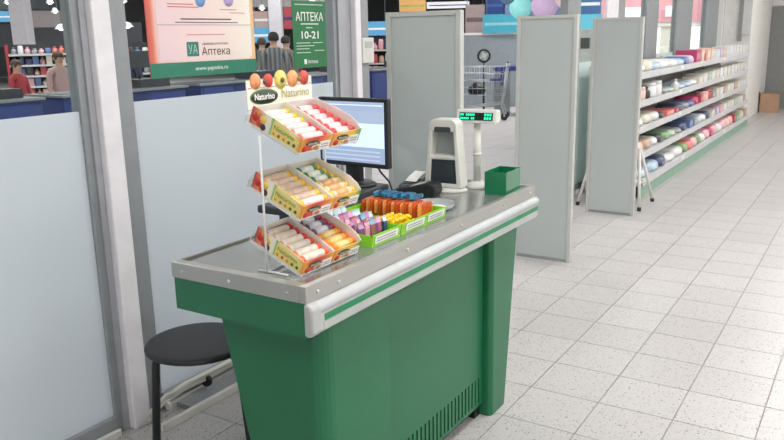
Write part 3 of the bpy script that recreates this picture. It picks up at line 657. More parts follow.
# ------------------------------------------------------------------ divider panels
def divider(y, label, x=-.7):
    t = thing('divider_panel', label, 'divider', (x, y, 0), group='grey divider panels')
    MB().box((-.178, -.012, .02), (.178, .012, 1.6)).build('panel', DIV, t)
    for s in (-1, 1): MB().box((s*.192-.0135, -.02, 0), (s*.192+.0135, .02, 1.622)).build('stile', mat('divider_frame', (188, 190, 186), .45), t, bevel=.004)
    MB().box((-.178, -.018, 1.6005), (.178, .018, 1.622)).build('top_rail', MATS['divider_frame'], t)
    MB().box((-.178, -.018, 0), (.178, .018, .0195)).build('bottom_rail', mat('rail_dark', (140, 146, 148), .4), t)
    return t
divider(.64, 'grey divider panel right behind the monitor and scanner', -.72); divider(2.2, 'grey divider panel just past the far end of the counter'); divider(3.76, 'rightmost grey divider panel standing before the step ladder')

# ------------------------------------------------------------------ step ladder
ld = thing('step_ladder', 'white folding step ladder with black feet behind the rightmost divider', 'ladder', (-.775, 4.17, 0))
for yb, yt, nm in ((-.215, -.02, 'front'), (.23, .02, 'rear')):
    for s in (-1, 1):
        l = MB().tube([(s*.272, yb, .02), (s*.2, yt, .5)], .0135, 8).build(nm+'_rail', WHITE, ld)
        MB().tube([(s*.2745, yb-.001 if yb < 0 else yb+.001, 0), (s*.27, yb*.99, .032)], .017, 10).build('rubber_foot', BLACK, l)
for z in (.2, .42):
    k = (z-.02)/.48; y = -.215+.195*k; hw = .272-.072*k
    MB().box((-hw+.012, y-.02, z), (hw-.012, y+.06, z+.02)).build('tread', ALU2, ld)
k = .2; MB().tube([(-.245, .157, .18), (.245, .157, .18)], .009, 8).build('rear_brace', WHITE, ld)
MB().tube([(-.2, 0, .5), (-.2, 0, .512), (.2, 0, .512), (.2, 0, .5)], .0135, 8).build('top_bar', WHITE, ld)

# ------------------------------------------------------------------ long shelving unit with goods
GX0, GX1, GY0, GY1 = -1.16, -.62, 4.5, 10.95
gd = thing('shelving_unit', 'long low shelving unit with pale green base full of goods', 'shelving', (GX0, GY0, 0))
SHM = mat('shelf_grey', (214, 214, 212), .45, var=.02); RAILM = mat('price_rail', (206, 207, 210), .35); MINT = mat('mint_plinth', (138, 172, 152), .5)
def gpart(name, mb, m, parent=gd, bevel=0): return mb.build(name, m, parent, (-GX0, -GY0, 0) if parent is gd else (0, 0, 0), bevel=bevel)
NB = 5; BL = (GY1-GY0)/NB
for k in range(NB):
    gpart('plinth', MB().box((GX1-.03, GY0+k*BL+.002, 0), (GX1-.012, GY0+(k+1)*BL-.002, .125)), MINT)
    gpart('back_panel', MB().box((GX0, GY0+k*BL+.002, .02), (GX0+.015, GY0+(k+1)*BL-.002, 1.2)), mat('shelf_back', (176, 172, 166), .6))
for k in range(NB+1): gpart('upright', MB().box((GX0+.016, GY0+k*BL-.015, 0), (GX0+.05, GY0+k*BL+.015, 1.22)), SHM)
LEV = [(.17, GX1), (.41, -.66), (.648, -.68), (.888, -.69), (1.145, -.69)]
SNAME = ['bottom', 'second', 'third', 'fourth', 'top']
for i, (z, xf) in enumerate(LEV):
    for k in range(NB):
        s_ = gpart('shelf', MB().box((GX0+.051, GY0+k*BL+.002, z-.03), (xf-.008, GY0+(k+1)*BL-.002, z-.008)), SHM)
        MB().box((xf-.0078, GY0+k*BL+.002, z-.058), (xf+.004, GY0+(k+1)*BL-.002, z+.004)).build('price_rail', RAILM, s_)
        if k in (1, 3): MB().box((xf+.0042, GY0+k*BL+.3, z-.036), (xf+.006, GY0+k*BL+.42, z-.002)).build('price_card', PAPER, s_)
gpart('side_panel', MB().box((GX0, GY0-.02, 0), (GX1-.06, GY0-.001, 1.2)), SHM)
PAL = {'white': (232, 232, 232), 'pale blue': (176, 204, 226), 'blue': (70, 98, 160), 'navy': (44, 54, 96), 'pink': (232, 168, 178), 'magenta': (186, 38, 92), 'peach': (238, 196, 172), 'cream': (232, 222, 200),
       'green': (110, 160, 96), 'pale green': (186, 206, 180), 'grey': (140, 142, 146), 'black': (44, 44, 50), 'coral': (236, 108, 92), 'red': (196, 52, 60), 'lilac': (198, 182, 214), 'tan': (196, 164, 132)}
def prod_mesh(kind, c):
    m = cm(tuple(int(v*.82+40) for v in PAL[c]), 'goods'); key = ('goods', kind, c)
    if key in MATS: return MATS[key]
    lab = cm(tuple(min(255, int(v*.5+120)) for v in PAL[c]), 'goodslabel'); mb = MB()
    if kind == 'carton': mb.box((-.5, -.5, 0), (.5, .5, 1)).box((.5001, -.38, .3), (.505, .38, .75), 1)
    elif kind == 'bottle': mb.lathe([(0, 0), (.46, 0), (.5, .05), (.5, .55), (.4, .68), (.17, .78), (.17, .86), (.24, .87), (.24, 1), (0, 1)], 14)
    elif kind == 'jar': mb.lathe([(0, 0), (.46, 0), (.5, .06), (.5, .74), (.44, .8), (.47, .81), (.47, 1), (0, 1)], 14)
    else:   # soft pack
        R = [(0, .42, .46), (.15, .5, .5), (.5, .5, .49), (.8, .46, .44), (1, .36, .4)]
        for i, (z, a, b) in enumerate(R):
            for s in range(12):
                t_ = 2*math.pi*s/12; ex = .55; cx_ = math.copysign(abs(math.cos(t_))**ex, math.cos(t_)); sx_ = math.copysign(abs(math.sin(t_))**ex, math.sin(t_)); mb.v.append((cx_*a, sx_*b, z+.04*math.sin(3*t_)*(1 if 0 < i < 4 else 0)))
        for i in range(4):
            for s in range(12): mb.f.append([i*12+s, i*12+(s+1) % 12, i*12+12+(s+1) % 12, i*12+12+s]); mb.mi.append(1 if i == 1 and s in (0, 11) else 0); mb.smooth.append(True)
        mb.f.append(list(range(12))[::-1]); mb.mi.append(0); mb.smooth.append(False); mb.f.append([48+s for s in range(12)]); mb.mi.append(0); mb.smooth.append(True)
    MATS[key] = mb.mesh({'carton': 'carton', 'bottle': 'bottle', 'jar': 'jar', 'pack': 'soft_pack'}[kind], [m, lab]); return MATS[key]
# goods listed from the ladder end towards the far end: colour, kind, width along the shelf, height
def row(s): return [x_.split(':') for x_ in s.split()]
GOODS = [
 row('pale_blue:pack:.34:.1 pale_blue:pack:.3:.12 navy:pack:.22:.13 white:pack:.36:.1 white:pack:.3:.12 green:pack:.16:.13 coral:pack:.2:.12 pink:pack:.2:.14 green:pack:.14:.14 white:pack:.2:.13 pink:pack:.24:.15 magenta:pack:.14:.14 pink:pack:.26:.15 white:pack:.28:.14 pink:pack:.24:.16 peach:pack:.22:.15 pink:pack:.2:.16 red:carton:.12:.16 green:carton:.2:.14 pale_green:carton:.2:.15 cream:pack:.22:.14 tan:carton:.2:.15'),
 row('peach:pack:.22:.13 tan:pack:.2:.12 white:pack:.16:.1 black:pack:.14:.1 green:pack:.2:.1 pale_green:pack:.2:.08 grey:pack:.2:.07 navy:pack:.18:.11 blue:carton:.2:.12 grey:carton:.16:.1 pale_blue:pack:.2:.1 white:pack:.22:.1 navy:pack:.16:.11 cream:carton:.22:.1 lilac:carton:.2:.12 pink:carton:.18:.13 white:carton:.24:.12 cream:carton:.22:.13 white:carton:.22:.12 pale_green:carton:.2:.13 cream:carton:.2:.13 white:carton:.18:.12 tan:carton:.18:.12'),
 row('white:pack:.26:.1 cream:pack:.24:.12 white:pack:.22:.11 black:pack:.12:.08 coral:carton:.34:.07 red:carton:.16:.06 navy:pack:.24:.09 grey:pack:.2:.08 blue:pack:.22:.08 magenta:pack:.18:.12 red:carton:.14:.12 pink:jar:.12:.15 peach:jar:.12:.14 red:jar:.12:.15 grey:carton:.2:.1 cream:carton:.2:.13 white:carton:.24:.13 tan:carton:.2:.12 cream:carton:.24:.14 white:carton:.24:.13 tan:carton:.22:.13 cream:carton:.2:.12 white:carton:.2:.13 white:carton:.2:.12'),
 row('white:bottle:.1:.19 peach:jar:.12:.15 black:bottle:.08:.14 white:jar:.16:.17 white:jar:.16:.18 grey:pack:.18:.08 pale_green:pack:.22:.06 white:bottle:.08:.15 pale_blue:pack:.28:.07 pale_blue:pack:.26:.07 white:pack:.2:.08 cream:carton:.2:.1 white:carton:.22:.13 pale_green:carton:.14:.14 white:carton:.22:.14 cream:carton:.2:.14 white:carton:.2:.15 white:carton:.22:.15 cream:carton:.22:.15 white:carton:.22:.16 white:carton:.2:.15 cream:carton:.2:.16 white:carton:.22:.15 white:carton:.2:.16'),
 row('white:pack:.26:.11 cream:pack:.2:.15 pale_blue:pack:.26:.11 white:pack:.32:.12 white:pack:.3:.11 pale_blue:pack:.22:.1 blue:pack:.2:.12 lilac:pack:.18:.13 magenta:carton:.24:.2 peach:carton:.16:.21 red:bottle:.07:.2 peach:carton:.18:.2 peach:carton:.18:.21 pale_blue:bottle:.09:.19 white:carton:.2:.17 lilac:carton:.14:.18 peach:carton:.16:.19 white:carton:.2:.18 white:carton:.24:.19 white:carton:.22:.2 white:carton:.22:.2 cream:carton:.22:.2 white:carton:.2:.2 white:carton:.2:.2')]
for i, items in enumerate(GOODS):
    z, xf = LEV[i]; tot = sum(float(t_[2]) for t_ in items); gap = (GY1-GY0-.1-tot)/(len(items)-1); y = GY0+.05
    for n, (c, kd, wd, h) in enumerate(items):
        c = c.replace('_', ' '); wd, h = float(wd), float(h); dp = {'carton': min(.3, max(.12, wd)), 'bottle': wd, 'jar': wd, 'pack': .3}[kd]
        o = link({'carton': 'carton', 'bottle': 'bottle', 'jar': 'jar', 'pack': 'soft_pack'}[kd], prod_mesh(kd, c), None, (xf-.02-dp/2-.004, y+wd/2, z-.0078), (0, 0, 0))
        o.scale = (dp, wd*.98, h*(.72 if i == 4 else .8)); y += wd+gap
        tag(o, '%s %s on the %s shelf of the shelving unit, %s from the ladder' % (c, {'carton': 'carton', 'bottle': 'bottle', 'jar': 'tub', 'pack': 'soft pack'}[kd], SNAME[i], ORD[n]), {'carton': 'carton', 'bottle': 'bottle', 'jar': 'tub', 'pack': 'pack'}[kd], 'goods on the %s shelf' % SNAME[i])

# ------------------------------------------------------------------ cardboard box by the door, wall notice
bx = thing('cardboard_box', 'open brown cardboard box on the floor by the grey door', 'box', (-.6, 13.35, 0), (0, 0, .1))
CB = mat('cardboard', (176, 142, 116), .8); a, b, h = .16, .2, .34
for s in (-1, 1):
    MB().box((min(s*a, s*(a-.006)), -b, 0), (max(s*a, s*(a-.006)), b, h)).build('side', CB, bx)
    MB().box((-a+.006, min(s*b, s*(b-.006)), 0), (a-.006, max(s*b, s*(b-.006)), h)).build('end', CB, bx)
    MB().poly([(s*a, -b, h), (s*a, b, h), (s*(a+.06), b, h+.08), (s*(a+.06), -b, h+.08), (s*(a-.003), -b, h), (s*(a-.003), b, h), (s*(a+.057), b, h+.083), (s*(a+.057), -b, h+.083)], [(0,1,2,3), (4,7,6,5), (0,4,5,1), (1,5,6,2), (2,6,7,3), (3,7,4,0)]).build('flap', CB, bx)
MB().box((-a+.006, -b+.006, 0), (a-.006, b-.006, .006)).build('bottom', CB, bx)
nt_ = thing('wall_dispenser', 'grey and white notice holder on the white post by the far shelves', 'notice holder', (-.875, 11.498, 1.32))
MB().box((-.09, -.03, 0), (-.03, 0, .75)).build('grey_strip', mat('notice_grey', (150, 152, 152)), nt_)
MB().box((-.028, -.035, .1), (.1, 0, .75)).build('white_panel', mat('notice_white', (214, 212, 214)), nt_)

# ================================================================== the big store beyond the glass
BLUE = mat('store_blue', (42, 62, 122), .45); BLUED = mat('store_blue_dark', (34, 46, 92), .5); STG = mat('store_grey', (128, 132, 134), .5); DK = mat('store_dark', (54, 56, 62), .5)
def checkout(y, label):
    t = thing('checkout_lane', label, 'checkout', (-6.4, y, 0), group='blue checkout lanes in the store')
    MB().box((-.3, -.85, .08), (.3, .85, .95)).build('body', BLUE, t, bevel=.01)
    MB().box((-.26, -.8, 0), (.26, .8, .08)).build('plinth', DK, t)
    MB().box((-.33, -.88, .9505), (.33, .88, .975)).build('worktop', STG, t)
    MB().box((-.2, -.8, .9755), (.2, .2, .98)).build('belt', DK, t)
    for k in range(3): MB().box((.3005, -.8+k*.55, .15), (.306, -.3+k*.55, .92)).build('panel', BLUED if k % 2 else BLUE, t)
    MB().tube([(-.1, .5, 1.07), (-.1, .5, 1.25)], .02, 8).build('screen_pole', DK, t)
    MB().box((-.12, .36, 1.2), (-.08, .66, 1.4)).build('screen', DK, t)
    MB().box((-.2, .3, .9758), (.15, .75, 1.07)).build('till', DK, t)
    return t
for k, (y, lb) in enumerate(((1.3, 'blue checkout lane seen at the far left edge through the glass'), (3.25, 'blue checkout lane seen through the glass left of the poster'), (5.2, 'blue checkout lane under the pink poster through the glass'), (7.15, 'blue checkout lane behind the people in the store'), (9.1, 'blue checkout lane farthest along the store'))):
    checkout(y, lb)
# store gondolas with goods
def store_rack(px, dist, wdt, hgt, nsh, label, seed, m=DK, ncol=9, rz=None):
    p = far_point(px, 45, dist); ang = math.atan2(CAM.y-p.y, CAM.x-p.x)-math.pi/2+math.pi if rz is None else rz
    t = thing('store_rack', label, 'store shelving', (p.x, p.y, 0), (0, 0, ang+0.0), group='store shelving racks')
    MB().box((-wdt/2, .2, 0), (wdt/2, .24, hgt)).build('back_panel', m, t)
    for s in (-1, 1): MB().box((s*wdt/2-.02, -.2, 0), (s*wdt/2+.02, .2, hgt)).build('side_panel', mat('rack_red', (176, 60, 66), .5) if s < 0 else m, t)
    R = random.Random(seed); cs_ = ['white', 'red', 'cream', 'peach', 'navy', 'black', 'pink', 'tan', 'grey', 'blue', 'coral', 'white']
    zs = [.12+(hgt-.1)*k/nsh for k in range(nsh+1)]
    for k, z in enumerate(zs[:-1] if nsh > 1 else zs):
        MB().box((-wdt/2+.021, -.2, z-.03), (wdt/2-.021, .19, z)).build('shelf', SHM, t)
        if z < .6 or k == len(zs)-1: continue
        for c in range(ncol):
            col = R.choice(cs_); kd = R.choice(['carton', 'pack', 'bottle', 'carton']); cw = (wdt-.1)/ncol
            q = Matrix.Rotation(ang, 4, 'Z') @ Vector((-wdt/2+.05+cw*(c+.5), -.05, z+.0005))
            hh = (zs[k+1]-z)*R.uniform(.5, .8)
            o = link({'carton': 'carton', 'bottle': 'bottle', 'pack': 'soft_pack'}[kd], prod_mesh(kd, col), None, (p.x+q.x, p.y+q.y, q.z), (0, 0, ang)); o.scale = (cw*.85, .2, hh)
            tag(o, '%s %s in %s, shelf %s, %s from left' % (col, kd, label.split(',')[0], ['one', 'two', 'three', 'four', 'five', 'six', 'seven', 'eight'][k], ORD[c]), kd, 'goods in the '+label.split(',')[0])
    return t
store_rack(44, 14.5, 1.15, 1.5, 8, 'small red-sided store rack, left of the near post', 3, ncol=10)
store_rack(133, 15, .9, 1.5, 5, 'dark store rack by the poster, beyond the checkouts', 4, ncol=6)
store_rack(378, 17, .9, 1.5, 5, 'dark store rack left of the divider, beyond the checkouts', 5, ncol=6)
store_rack(327, 16, 1.1, 1.35, 1, 'tall black cabinet block right of the green sign', 6, mat('cab_black', (46, 46, 52)), ncol=1)
# columns and tall fittings
def column(px, dist, wd, h, m, label):
    p = far_point(px, 40, dist); t = thing('store_column', label, 'column', (p.x, p.y, 0), (0, 0, -math.radians(58)))
    MB().box((-wd/2, -wd/2, 0), (wd/2, wd/2, h)).build('shaft', m, t, bevel=.02); MB().box((-wd/2-.02, -wd/2-.02, 0), (wd/2+.02, wd/2+.02, .15)).build('footing', STG, t)
    return t
COLM = mat('store_column', (206, 198, 204), .6)
column(24, 17.5, .32, STORE_Z, COLM, 'pale square store column above the small red rack')
column(277, 19, .30, STORE_Z, COLM, 'pale square store column behind the striped-shirt man')
# hanging boards and signs
def board(px0, py0, px1, py1, dist, m, label, m2=None, cat='sign', name='hanging_sign'):
    a_ = far_point((px0+px1)/2, (py0+py1)/2, dist); d = (a_-CAM); ang = math.atan2(d.y, d.x)-math.pi/2
    wd = (px1-px0)/F_PX*dist*1.02; h = (py1-py0)/F_PX*dist*1.02
    t = thing(name, label, cat, a_, (0, 0, ang)); MB().box((-wd/2, -.02, -h/2), (wd/2, .02, h/2)).build('board', m, t)
    if m2: MB().box((-wd/2*.9, -.025, -h/2*.2), (wd/2*.9, -.0205, h/2*.1)).build('stripe', m2, t)
    if a_.z+h/2 < STORE_Z-.1:
        for s in (-1, 1): MB().tube([(s*wd*.4, 0, h/2), (s*wd*.4, 0, STORE_Z-a_.z)], .006, 5).build('hanger', ALU, t)
    return t
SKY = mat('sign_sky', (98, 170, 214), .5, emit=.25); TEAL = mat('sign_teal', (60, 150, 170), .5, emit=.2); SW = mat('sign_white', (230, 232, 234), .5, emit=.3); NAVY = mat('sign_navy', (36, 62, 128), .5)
board(0, 12, 13, 21, 20, SKY, 'sky blue hanging sign at the far left edge', SW)
board(254, 12, 272, 27, 21, mat('sign_warm', (226, 190, 180), .5), 'pale pink and blue hanging sign left of the pale column', SW)
board(254, 28, 270, 42, 20, SKY, 'sky blue sign beside the striped-shirt man', SW)
board(284, 8, 293, 28, 20, mat('sign_red', (190, 70, 84), .5), 'red and navy sign right of the pale column', NAVY)
board(319, 10, 333, 20, 18.6, SKY, 'blue sign above the black cabinet', SW)
board(319, 23, 334, 35, 17.2, SKY, 'sky blue board on top of the black cabinet', SW)
board(366, 22, 387, 35, 17, SKY, 'sky blue board with white mark above the dark rack', SW)
board(486, -4, 503, 14, 17, NAVY, 'navy blue hanging panel between the left and middle dividers', mat('sign_navy2', (60, 90, 150)))
board(484, 15, 520, 32, 16.6, TEAL, 'teal picture board above the low grey partition', mat('sign_pale_teal', (140, 196, 206)))
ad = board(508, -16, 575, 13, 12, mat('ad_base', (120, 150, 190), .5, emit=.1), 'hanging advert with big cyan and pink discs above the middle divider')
for k, (u, v, r, c) in enumerate(((-.3, -.12, .17, (150, 226, 226)), (.05, -.1, .2, (206, 178, 214)), (.35, .0, .16, (226, 196, 206)), (-.5, .05, .12, (90, 120, 150)))):
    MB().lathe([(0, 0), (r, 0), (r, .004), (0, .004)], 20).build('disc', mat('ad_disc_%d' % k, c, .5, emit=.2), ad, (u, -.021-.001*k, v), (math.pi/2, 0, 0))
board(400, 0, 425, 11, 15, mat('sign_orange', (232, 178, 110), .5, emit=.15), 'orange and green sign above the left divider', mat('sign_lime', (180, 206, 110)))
board(428, 2, 468, 8, 19, SW, 'long white and blue sign above the left divider', NAVY)
board(466, 6, 484, 32, 18, mat('sign_mixed', (176, 160, 156), .5), 'pale mottled picture board right of the left divider', mat('sign_mixed2', (120, 100, 104)))
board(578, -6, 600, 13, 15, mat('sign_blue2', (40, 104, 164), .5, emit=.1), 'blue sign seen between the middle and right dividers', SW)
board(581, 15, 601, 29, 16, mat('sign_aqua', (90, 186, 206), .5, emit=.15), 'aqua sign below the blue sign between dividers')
board(0, -8, 70, 8, 28.5, DK, 'dark hanging signboard across the far left of the store', None)
board(0, 25, 130, 44, 33, mat('fascia_dark', (70, 70, 76), .6), 'dark grey fascia band far behind the small red rack')
board(30, 12, 58, 26, 25, mat('fascia_tan', (150, 140, 140), .6), 'dim picture board above the small red rack')
board(230, -6, 345, 6, 24, mat('fascia_light', (196, 190, 190), .6), 'pale fascia above the people in the store')
# hanging lamps of the store
def pendant(px, py, dist, r, label):
    p = far_point(px, py, dist); t = thing('pendant_lamp', label, 'lamp', p, group='bright pendant lamps in the store')
    MB().lathe([(.02, .12), (r*.5, .1), (r, 0), (r*.95, 0), (r*.45, .09), (.02, .11)], 20).build('shade', mat('lamp_shade', (225, 225, 225), .4, emit=.6), t)
    MB().lathe([(0, -.03), (r*.4, -.02), (r*.5, .04), (0, .06)], 14).build('bulb', mat('lamp_bulb', (255, 250, 244), .5, emit=9), t)
    MB().tube([(0, 0, .11), (0, 0, STORE_Z-p.z)], .006, 5).build('cord', DK, t)
for k, (px, py, d) in enumerate(((127, 27, 20), (50, 3, 22), (55, 12, 24), (62, 29, 20), (124, 2, 24), (8, 3, 22), (312, 3, 20), (262, 9, 22), (473, 12, 20))):
    pendant(px, py, d, .16 if k in (0, 3) else .1, ['white pendant lamp left of the pink poster', 'small bright lamp near the top left', 'small bright lamp below another at top left', 'white pendant lamp over the small red rack', 'small bright lamp above the left edge of the poster', 'small bright lamp at the far left top', 'small lamp above the green sign', 'small lamp left of the pale column', 'lamp seen just right of the left divider'][k])
# grey low partition and blue desk between the dividers
p = far_point(494, 60, 16.7); t = thing('low_partition', 'low grey partition seen between the left and middle dividers', 'partition', (p.x, p.y, 0), (0, 0, math.radians(28)))
MB().box((-.7, -.03, 0), (.7, .03, 1.5)).build('panel', mat('part_grey', (136, 146, 152), .5), t); MB().box((-.7, -.04, 1.5), (.7, .04, 1.55)).build('cap', WHITE, t)
p = far_point(512, 80, 15); t = thing('blue_desk', 'blue fronted grey desk behind the shopping cart', 'desk', (p.x, p.y, 0), (0, 0, math.radians(28)))
MB().box((-.32, -.25, .0), (-.05, .25, .84)).build('pedestal', STG, t); MB().box((-.34, -.27, .84), (.34, .27, .92)).build('worktop', BLUE, t); MB().box((.22, -.25, 0), (.32, .25, .84)).build('pedestal', BLUED, t)
# shopping cart
p = far_point(482, 100, 14.2)
crt = thing('shopping_cart', 'grey wire shopping cart with blue child seat between the dividers', 'cart', (p.x, p.y, 0), (0, 0, math.radians(200)))
CH = mat('cart_chrome', (176, 180, 186), .3, .6)
def frame_pt(u, v, z): return (u*.42*(1 if v > 0 else 1)*(.62+.38*(z-.45)/.5), v*.27, z)
bk = MB()
for z in (.45, .57, .7, .83, .95):
    s_ = .72+.28*(z-.45)/.5; bk.tube([(-.4, -.25*s_, z), (.45*s_, -.22*s_, z), (.45*s_, .22*s_, z), (-.4, .25*s_, z), (-.4, -.25*s_, z)], .006, 5)
for k in range(9):
    u = -.4+k*.095
    for s in (-1, 1): bk.tube([(u*.85, s*.17, .45), (u, s*.24, .95)], .004, 4)
bk.build('basket', CH, crt)
fr_ = MB()
for s in (-1, 1): fr_.tube([(-.46, s*.25, 1.02), (-.4, s*.24, .5), (-.36, s*.2, .3), (-.42, s*.24, .13)], .014, 7).tube([(-.36, s*.2, .3), (.3, s*.16, .22), (.36, s*.17, .13)], .014, 7)
fr_.build('frame', CH, crt)
MB().tube([(-.46, -.25, 1.02), (-.46, .25, 1.02)], .018, 10).build('handle', BLUE, crt)
MB().box((-.38, -.2, .62), (-.35, .2, .86)).box((-.34, -.2, .7), (-.15, .2, .73)).build('child_seat', BLUE, crt)
for u, s in ((-.42, -1), (-.42, 1), (.36, -1), (.36, 1)):
    MB().tube([(u, s*.2-.015, .065), (u, s*.2+.015, .065)], .062, 14).build('wheel', BLACK, crt); MB().box((u-.015, s*.2-.02, .07), (u+.015, s*.2+.02, .14)).build('castor_fork', CH, crt)
p2_ = Matrix.Rotation(math.radians(200), 4, 'Z') @ Vector((.1, 0, .46))
bg = MB().lathe([(0, 0), (.14, 0), (.17, .06), (.15, .13), (.07, .2), (0, .21)], 16, sy=.8).build('dark_bag', BLACK, None, (p.x+p2_.x, p.y+p2_.y, .46)); tag(bg, 'dark bag lying in the shopping cart', 'bag')
hm = thing('round_fan', 'small round black fan on the low grey partition side', 'fan', far_point(484, 58, 14.9), (0, 0, math.radians(28)))
hm.location.z = .0
MB().lathe([(0, 0), (.13, 0), (.13, .02), (.02, .04), (0, .04)], 20).build('base', BLACK, hm)
MB().tube([(0, 0, .03), (0, 0, 1.02)], .02, 8).build('pole', BLACK, hm)
MB().tube([(.11*math.cos(2*math.pi*k/20), 0, 1.12+.11*math.sin(2*math.pi*k/20)) for k in range(21)], .022, 6).build('ring', BLACK, hm)
MB().tube([(0, -.04, 1.12), (0, .06, 1.12)], .05, 12).build('hub', ALU2, hm)
for k in range(4):
    a = k*math.pi/2+.4; MB().prism([(math.cos(a)*.04, 1.12+math.sin(a)*.04), (math.cos(a-.3)*.1, 1.12+math.sin(a-.3)*.1), (math.cos(a+.3)*.1, 1.12+math.sin(a+.3)*.1)], 'y', -.006, .006).build('blade', ALU2, hm)
# white cabinet with a device between middle and right dividers
p = far_point(585, 50, 9.5); t = thing('white_cabinet', 'white cabinet with a small dark screen between middle and right dividers', 'cabinet', (p.x, p.y, 0), (0, 0, math.radians(18)))
MB().box((-.2, -.2, 0), (.2, .2, 1.55)).build('body', WHITE, t, bevel=.01); MB().box((-.05, -.206, 1.33), (.05, -.2005, 1.45)).build('screen', BLACK, t); MB().box((.1, -.206, 1.2), (.19, -.2005, 1.54)).build('red_strip', mat('strip_rose', (170, 110, 110)), t)
# pale shop front seen above the shelves
sf = thing('pale_shopfront', 'pale cream shop front seen above the shelves through the glass', 'shop front', (-3.4, 17.5, 0))
MB().box((-1.9, 0, 0), (1.9, .1, 2.6)).build('wall', mat('cream_wall', (220, 216, 204), .7), sf)
MB().box((-1.9, -.03, 1.72), (1.9, -.001, 2.6)).build('pink_fascia', mat('fascia_pink', (214, 150, 158), .6), sf)
for x in (-1.5, -.45, .6, 1.4): MB().box((x-.2, -.02, .9), (x+.2, -.001, 1.6)).build('display_window', mat('window_glow', (240, 240, 232), .5, emit=.7), sf)
for x in (-1.0, .1, 1.1): MB().box((x-.25, -.05, 1.85), (x+.3, -.031, 2.1)).build('white_sign', SW, sf)
for x in (-1.2, -.1, .9): MB().box((x-.5, -.06, 1.62), (x+.5, -.031, 1.66)).build('ledge', WHITE, sf)

# ------------------------------------------------------------------ people in the store
SKIN = mat('skin', (206, 164, 142), .6); HAIRD = mat('hair_dark', (52, 44, 42), .7); HAIRB = mat('hair_brown', (92, 72, 58), .7); TRO = mat('trousers', (58, 62, 76), .8); SHOE = mat('shoes', (40, 38, 38), .6)
def stripes():
    m = bpy.data.materials.new('striped_shirt'); m.use_nodes = True; nt = m.node_tree; b = nt.nodes['Principled BSDF']
    tc = nt.nodes.new('ShaderNodeTexCoord'); wv = nt.nodes.new('ShaderNodeTexWave'); wv.wave_type = 'BANDS'; wv.bands_direction = 'X'; wv.inputs['Scale'].default_value = 4.2
    nt.links.new(tc.outputs['Object'], wv.inputs['Vector']); r = nt.nodes.new('ShaderNodeValToRGB'); r.color_ramp.elements[0].color = lin((92, 98, 108))+(1,); r.color_ramp.elements[1].color = lin((158, 154, 148))+(1,)
    nt.links.new(wv.outputs['Fac'], r.inputs['Fac']); nt.links.new(r.outputs['Color'], b.inputs['Base Color']); b.inputs['Roughness'].default_value = .8; return m
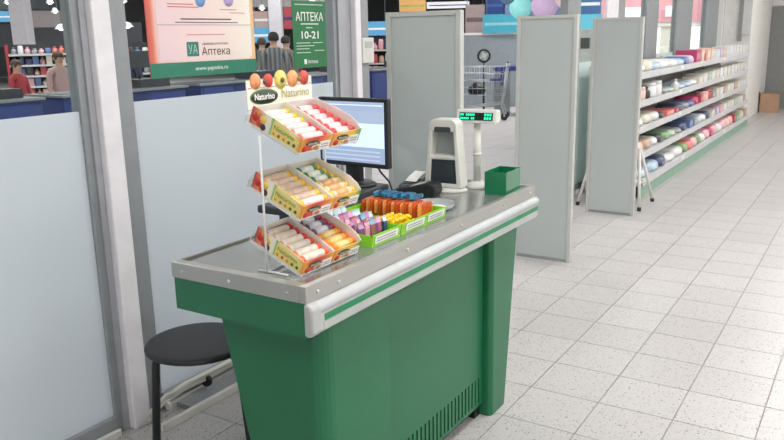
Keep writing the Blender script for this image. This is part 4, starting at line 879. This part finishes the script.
def person(px, dist, h, face_cam, shirt, hair, label, lean=0., arm=0.):
    p = far_point(px, 50, dist); d = CAM-p; ang = math.atan2(d.y, d.x)+math.pi/2+face_cam
    t = thing('person', label, 'person', (p.x, p.y, 0), (0, 0, ang))        # local -Y faces the front
    k = h/1.75
    V = []; E = []; Rr = []
    def vtx(x, y, z, r, r2=None): V.append((x*k, y*k, z*k)); Rr.append((r*k, (r2 or r)*k)); return len(V)-1
    pel = vtx(0, 0, .95, .155, .115); wst = vtx(0, -.005, 1.12, .15, .11); chs = vtx(0, -.01-lean, 1.32, .18, .12); nk0 = vtx(0, 0-lean, 1.46, .085, .075); nk1 = vtx(0, -.01-lean, 1.53, .055); h0 = vtx(0, -.025-lean, 1.6, .075, .09); h1 = vtx(0, -.02-lean, 1.68, .08, .095)
    E += [(pel, wst), (wst, chs), (chs, nk0), (nk0, nk1), (nk1, h0), (h0, h1)]
    hands = []
    for s in (-1, 1):
        sh = vtx(s*.19, -lean, 1.41, .065); el = vtx(s*.245, .02-arm*.1, 1.12, .048); wr = vtx(s*.24, -.06-arm*.25, .88+arm*.2, .03)
        E += [(nk0, sh), (sh, el), (el, wr)]; hands.append((s, Vector(V[wr])))
        hp = vtx(s*.095, 0, .86, .1); kn = vtx(s*.1, -.01, .48, .065); an = vtx(s*.1, .02, .09, .045); to = vtx(s*.11, -.15, .035, .035)
        E += [(pel, hp), (hp, kn), (kn, an), (an, to)]
    me = bpy.data.meshes.new('body'); me.from_pydata(V, E, []); ob = bpy.data.objects.new('body', me); COL.objects.link(ob)
    sk = ob.modifiers.new('skin', 'SKIN'); sk.use_smooth_shade = True
    for i, dd in enumerate(me.skin_vertices[0].data): dd.radius = Rr[i]; dd.use_root = (i == 0)
    sd = ob.modifiers.new('sub', 'SUBSURF'); sd.levels = 2; sd.render_levels = 2
    bm_ = bpy.data.meshes.new_from_object(ob.evaluated_get(bpy.context.evaluated_depsgraph_get())); bpy.data.objects.remove(ob)
    bm = bmesh.new(); bm.from_mesh(bm_)
    for s, wv in hands:                                 # palm and five curled fingers
        pal = MB().tube([wv, wv+Vector((0, -.012, -.05))*k, wv+Vector((0, -.025, -.1))*k], [.026*k, .034*k, .03*k], 8)
        for fi in range(4):
            o_ = wv+Vector((0, -.045+fi*.019-.005, -.095))*k; L_ = (.07, .078, .074, .058)[fi]*k
            pal.tube([o_, o_+Vector((-s*.006, -.006, -L_*.5)), o_+Vector((-s*.022*k, -.012*k, -L_))], [.009*k, .0085*k, .006*k], 6)
        o_ = wv+Vector((0, -.04, -.04))*k; pal.tube([o_, o_+Vector((-s*.015, -.03, -.02))*k, o_+Vector((-s*.02, -.045, -.05))*k], [.011*k, .01*k, .007*k], 6)
        m2 = pal.mesh('hand', SKIN); bm.from_mesh(m2)
    nose = MB().tube([Vector((0, -.105-lean, 1.66))*k, Vector((0, -.13-lean, 1.625))*k, Vector((0, -.11-lean, 1.615))*k], [.008*k, .016*k, .01*k], 6)
    for s in (-1, 1): nose.lathe([(0, -.03*k), (.013*k, -.015*k), (.016*k, .01*k), (0, .03*k)], 8, (s*.086*k, (-.01-lean)*k, 1.645*k))
    bm.from_mesh(nose.mesh('nose', SKIN)); bm.to_mesh(bm_); bm.free()
    bm_.materials.clear()
    for m in (shirt, SKIN, TRO, SHOE): bm_.materials.append(m)
    for f in bm_.polygons:
        c = f.center/k; f.use_smooth = True
        f.material_index = 1 if (c.z > 1.5 or (abs(c.x) > .19 and c.z < (1.1 if arm else .95))) else (3 if c.z < .09 else (2 if c.z < .98 else 0))
    body = link('body', bm_, t)
    hr = MB(); hc_ = Vector((0, (.0-lean)*k, 1.69*k))
    prof = [(0, .085*k), (.05*k, .075*k), (.084*k, .04*k), (.096*k, .0), (.094*k, -.045*k), (.08*k, -.07*k), (.07*k, -.06*k)]
    hr.lathe(prof, 20, tuple(hc_), sy=1.12); hm_ = hr.build('hair', hair, t)
    for v in hm_.data.vertices:
        if v.co.y < (-.055-lean)*k and v.co.z < 1.7*k: v.co.z = 1.7*k+(v.co.z-1.7*k)*.1; 
    for s in (-1, 1): MB().lathe([(0, -.008*k), (.012*k, 0), (0, .008*k)], 8, (s*.033*k, (-.103-lean)*k, 1.655*k), sy=.5).build('eye', BLACK, t)
    MB().tube([Vector((-.024, -.1-lean, 1.585))*k, Vector((0, -.11-lean, 1.583))*k, Vector((.024, -.1-lean, 1.585))*k], .005*k, 5).build('mouth', mat('lips', (170, 100, 96)), t)
    return t
STR = stripes()
person(274, 12.8, 1.6, math.pi+.1, STR, HAIRD, 'person in a grey striped shirt seen from behind beside the green sign')
person(286, 14.4, 1.54, math.pi*.8, mat('shirt_grey', (136, 132, 126), .8), HAIRD, 'dark-haired person in grey just right of the striped-shirt one')
person(262, 15, 1.52, math.pi*.9, mat('shirt_olive', (120, 120, 112), .8), HAIRB, 'person in olive grey half hidden left of the striped-shirt one')
person(14, 12.5, 1.28, .9, mat('shirt_red', (184, 66, 72), .8), HAIRB, 'person in red and white at the far left behind the glass', arm=.6)
person(57, 12.2, 1.38, .5, mat('shirt_pink', (198, 164, 160), .8), HAIRB, 'person in dusty pink by the small red rack', arm=.5)
person(128, 11.5, 1.42, -.8, mat('shirt_dark', (64, 74, 92), .8), HAIRB, 'person in dark blue between the near post and the pink poster')
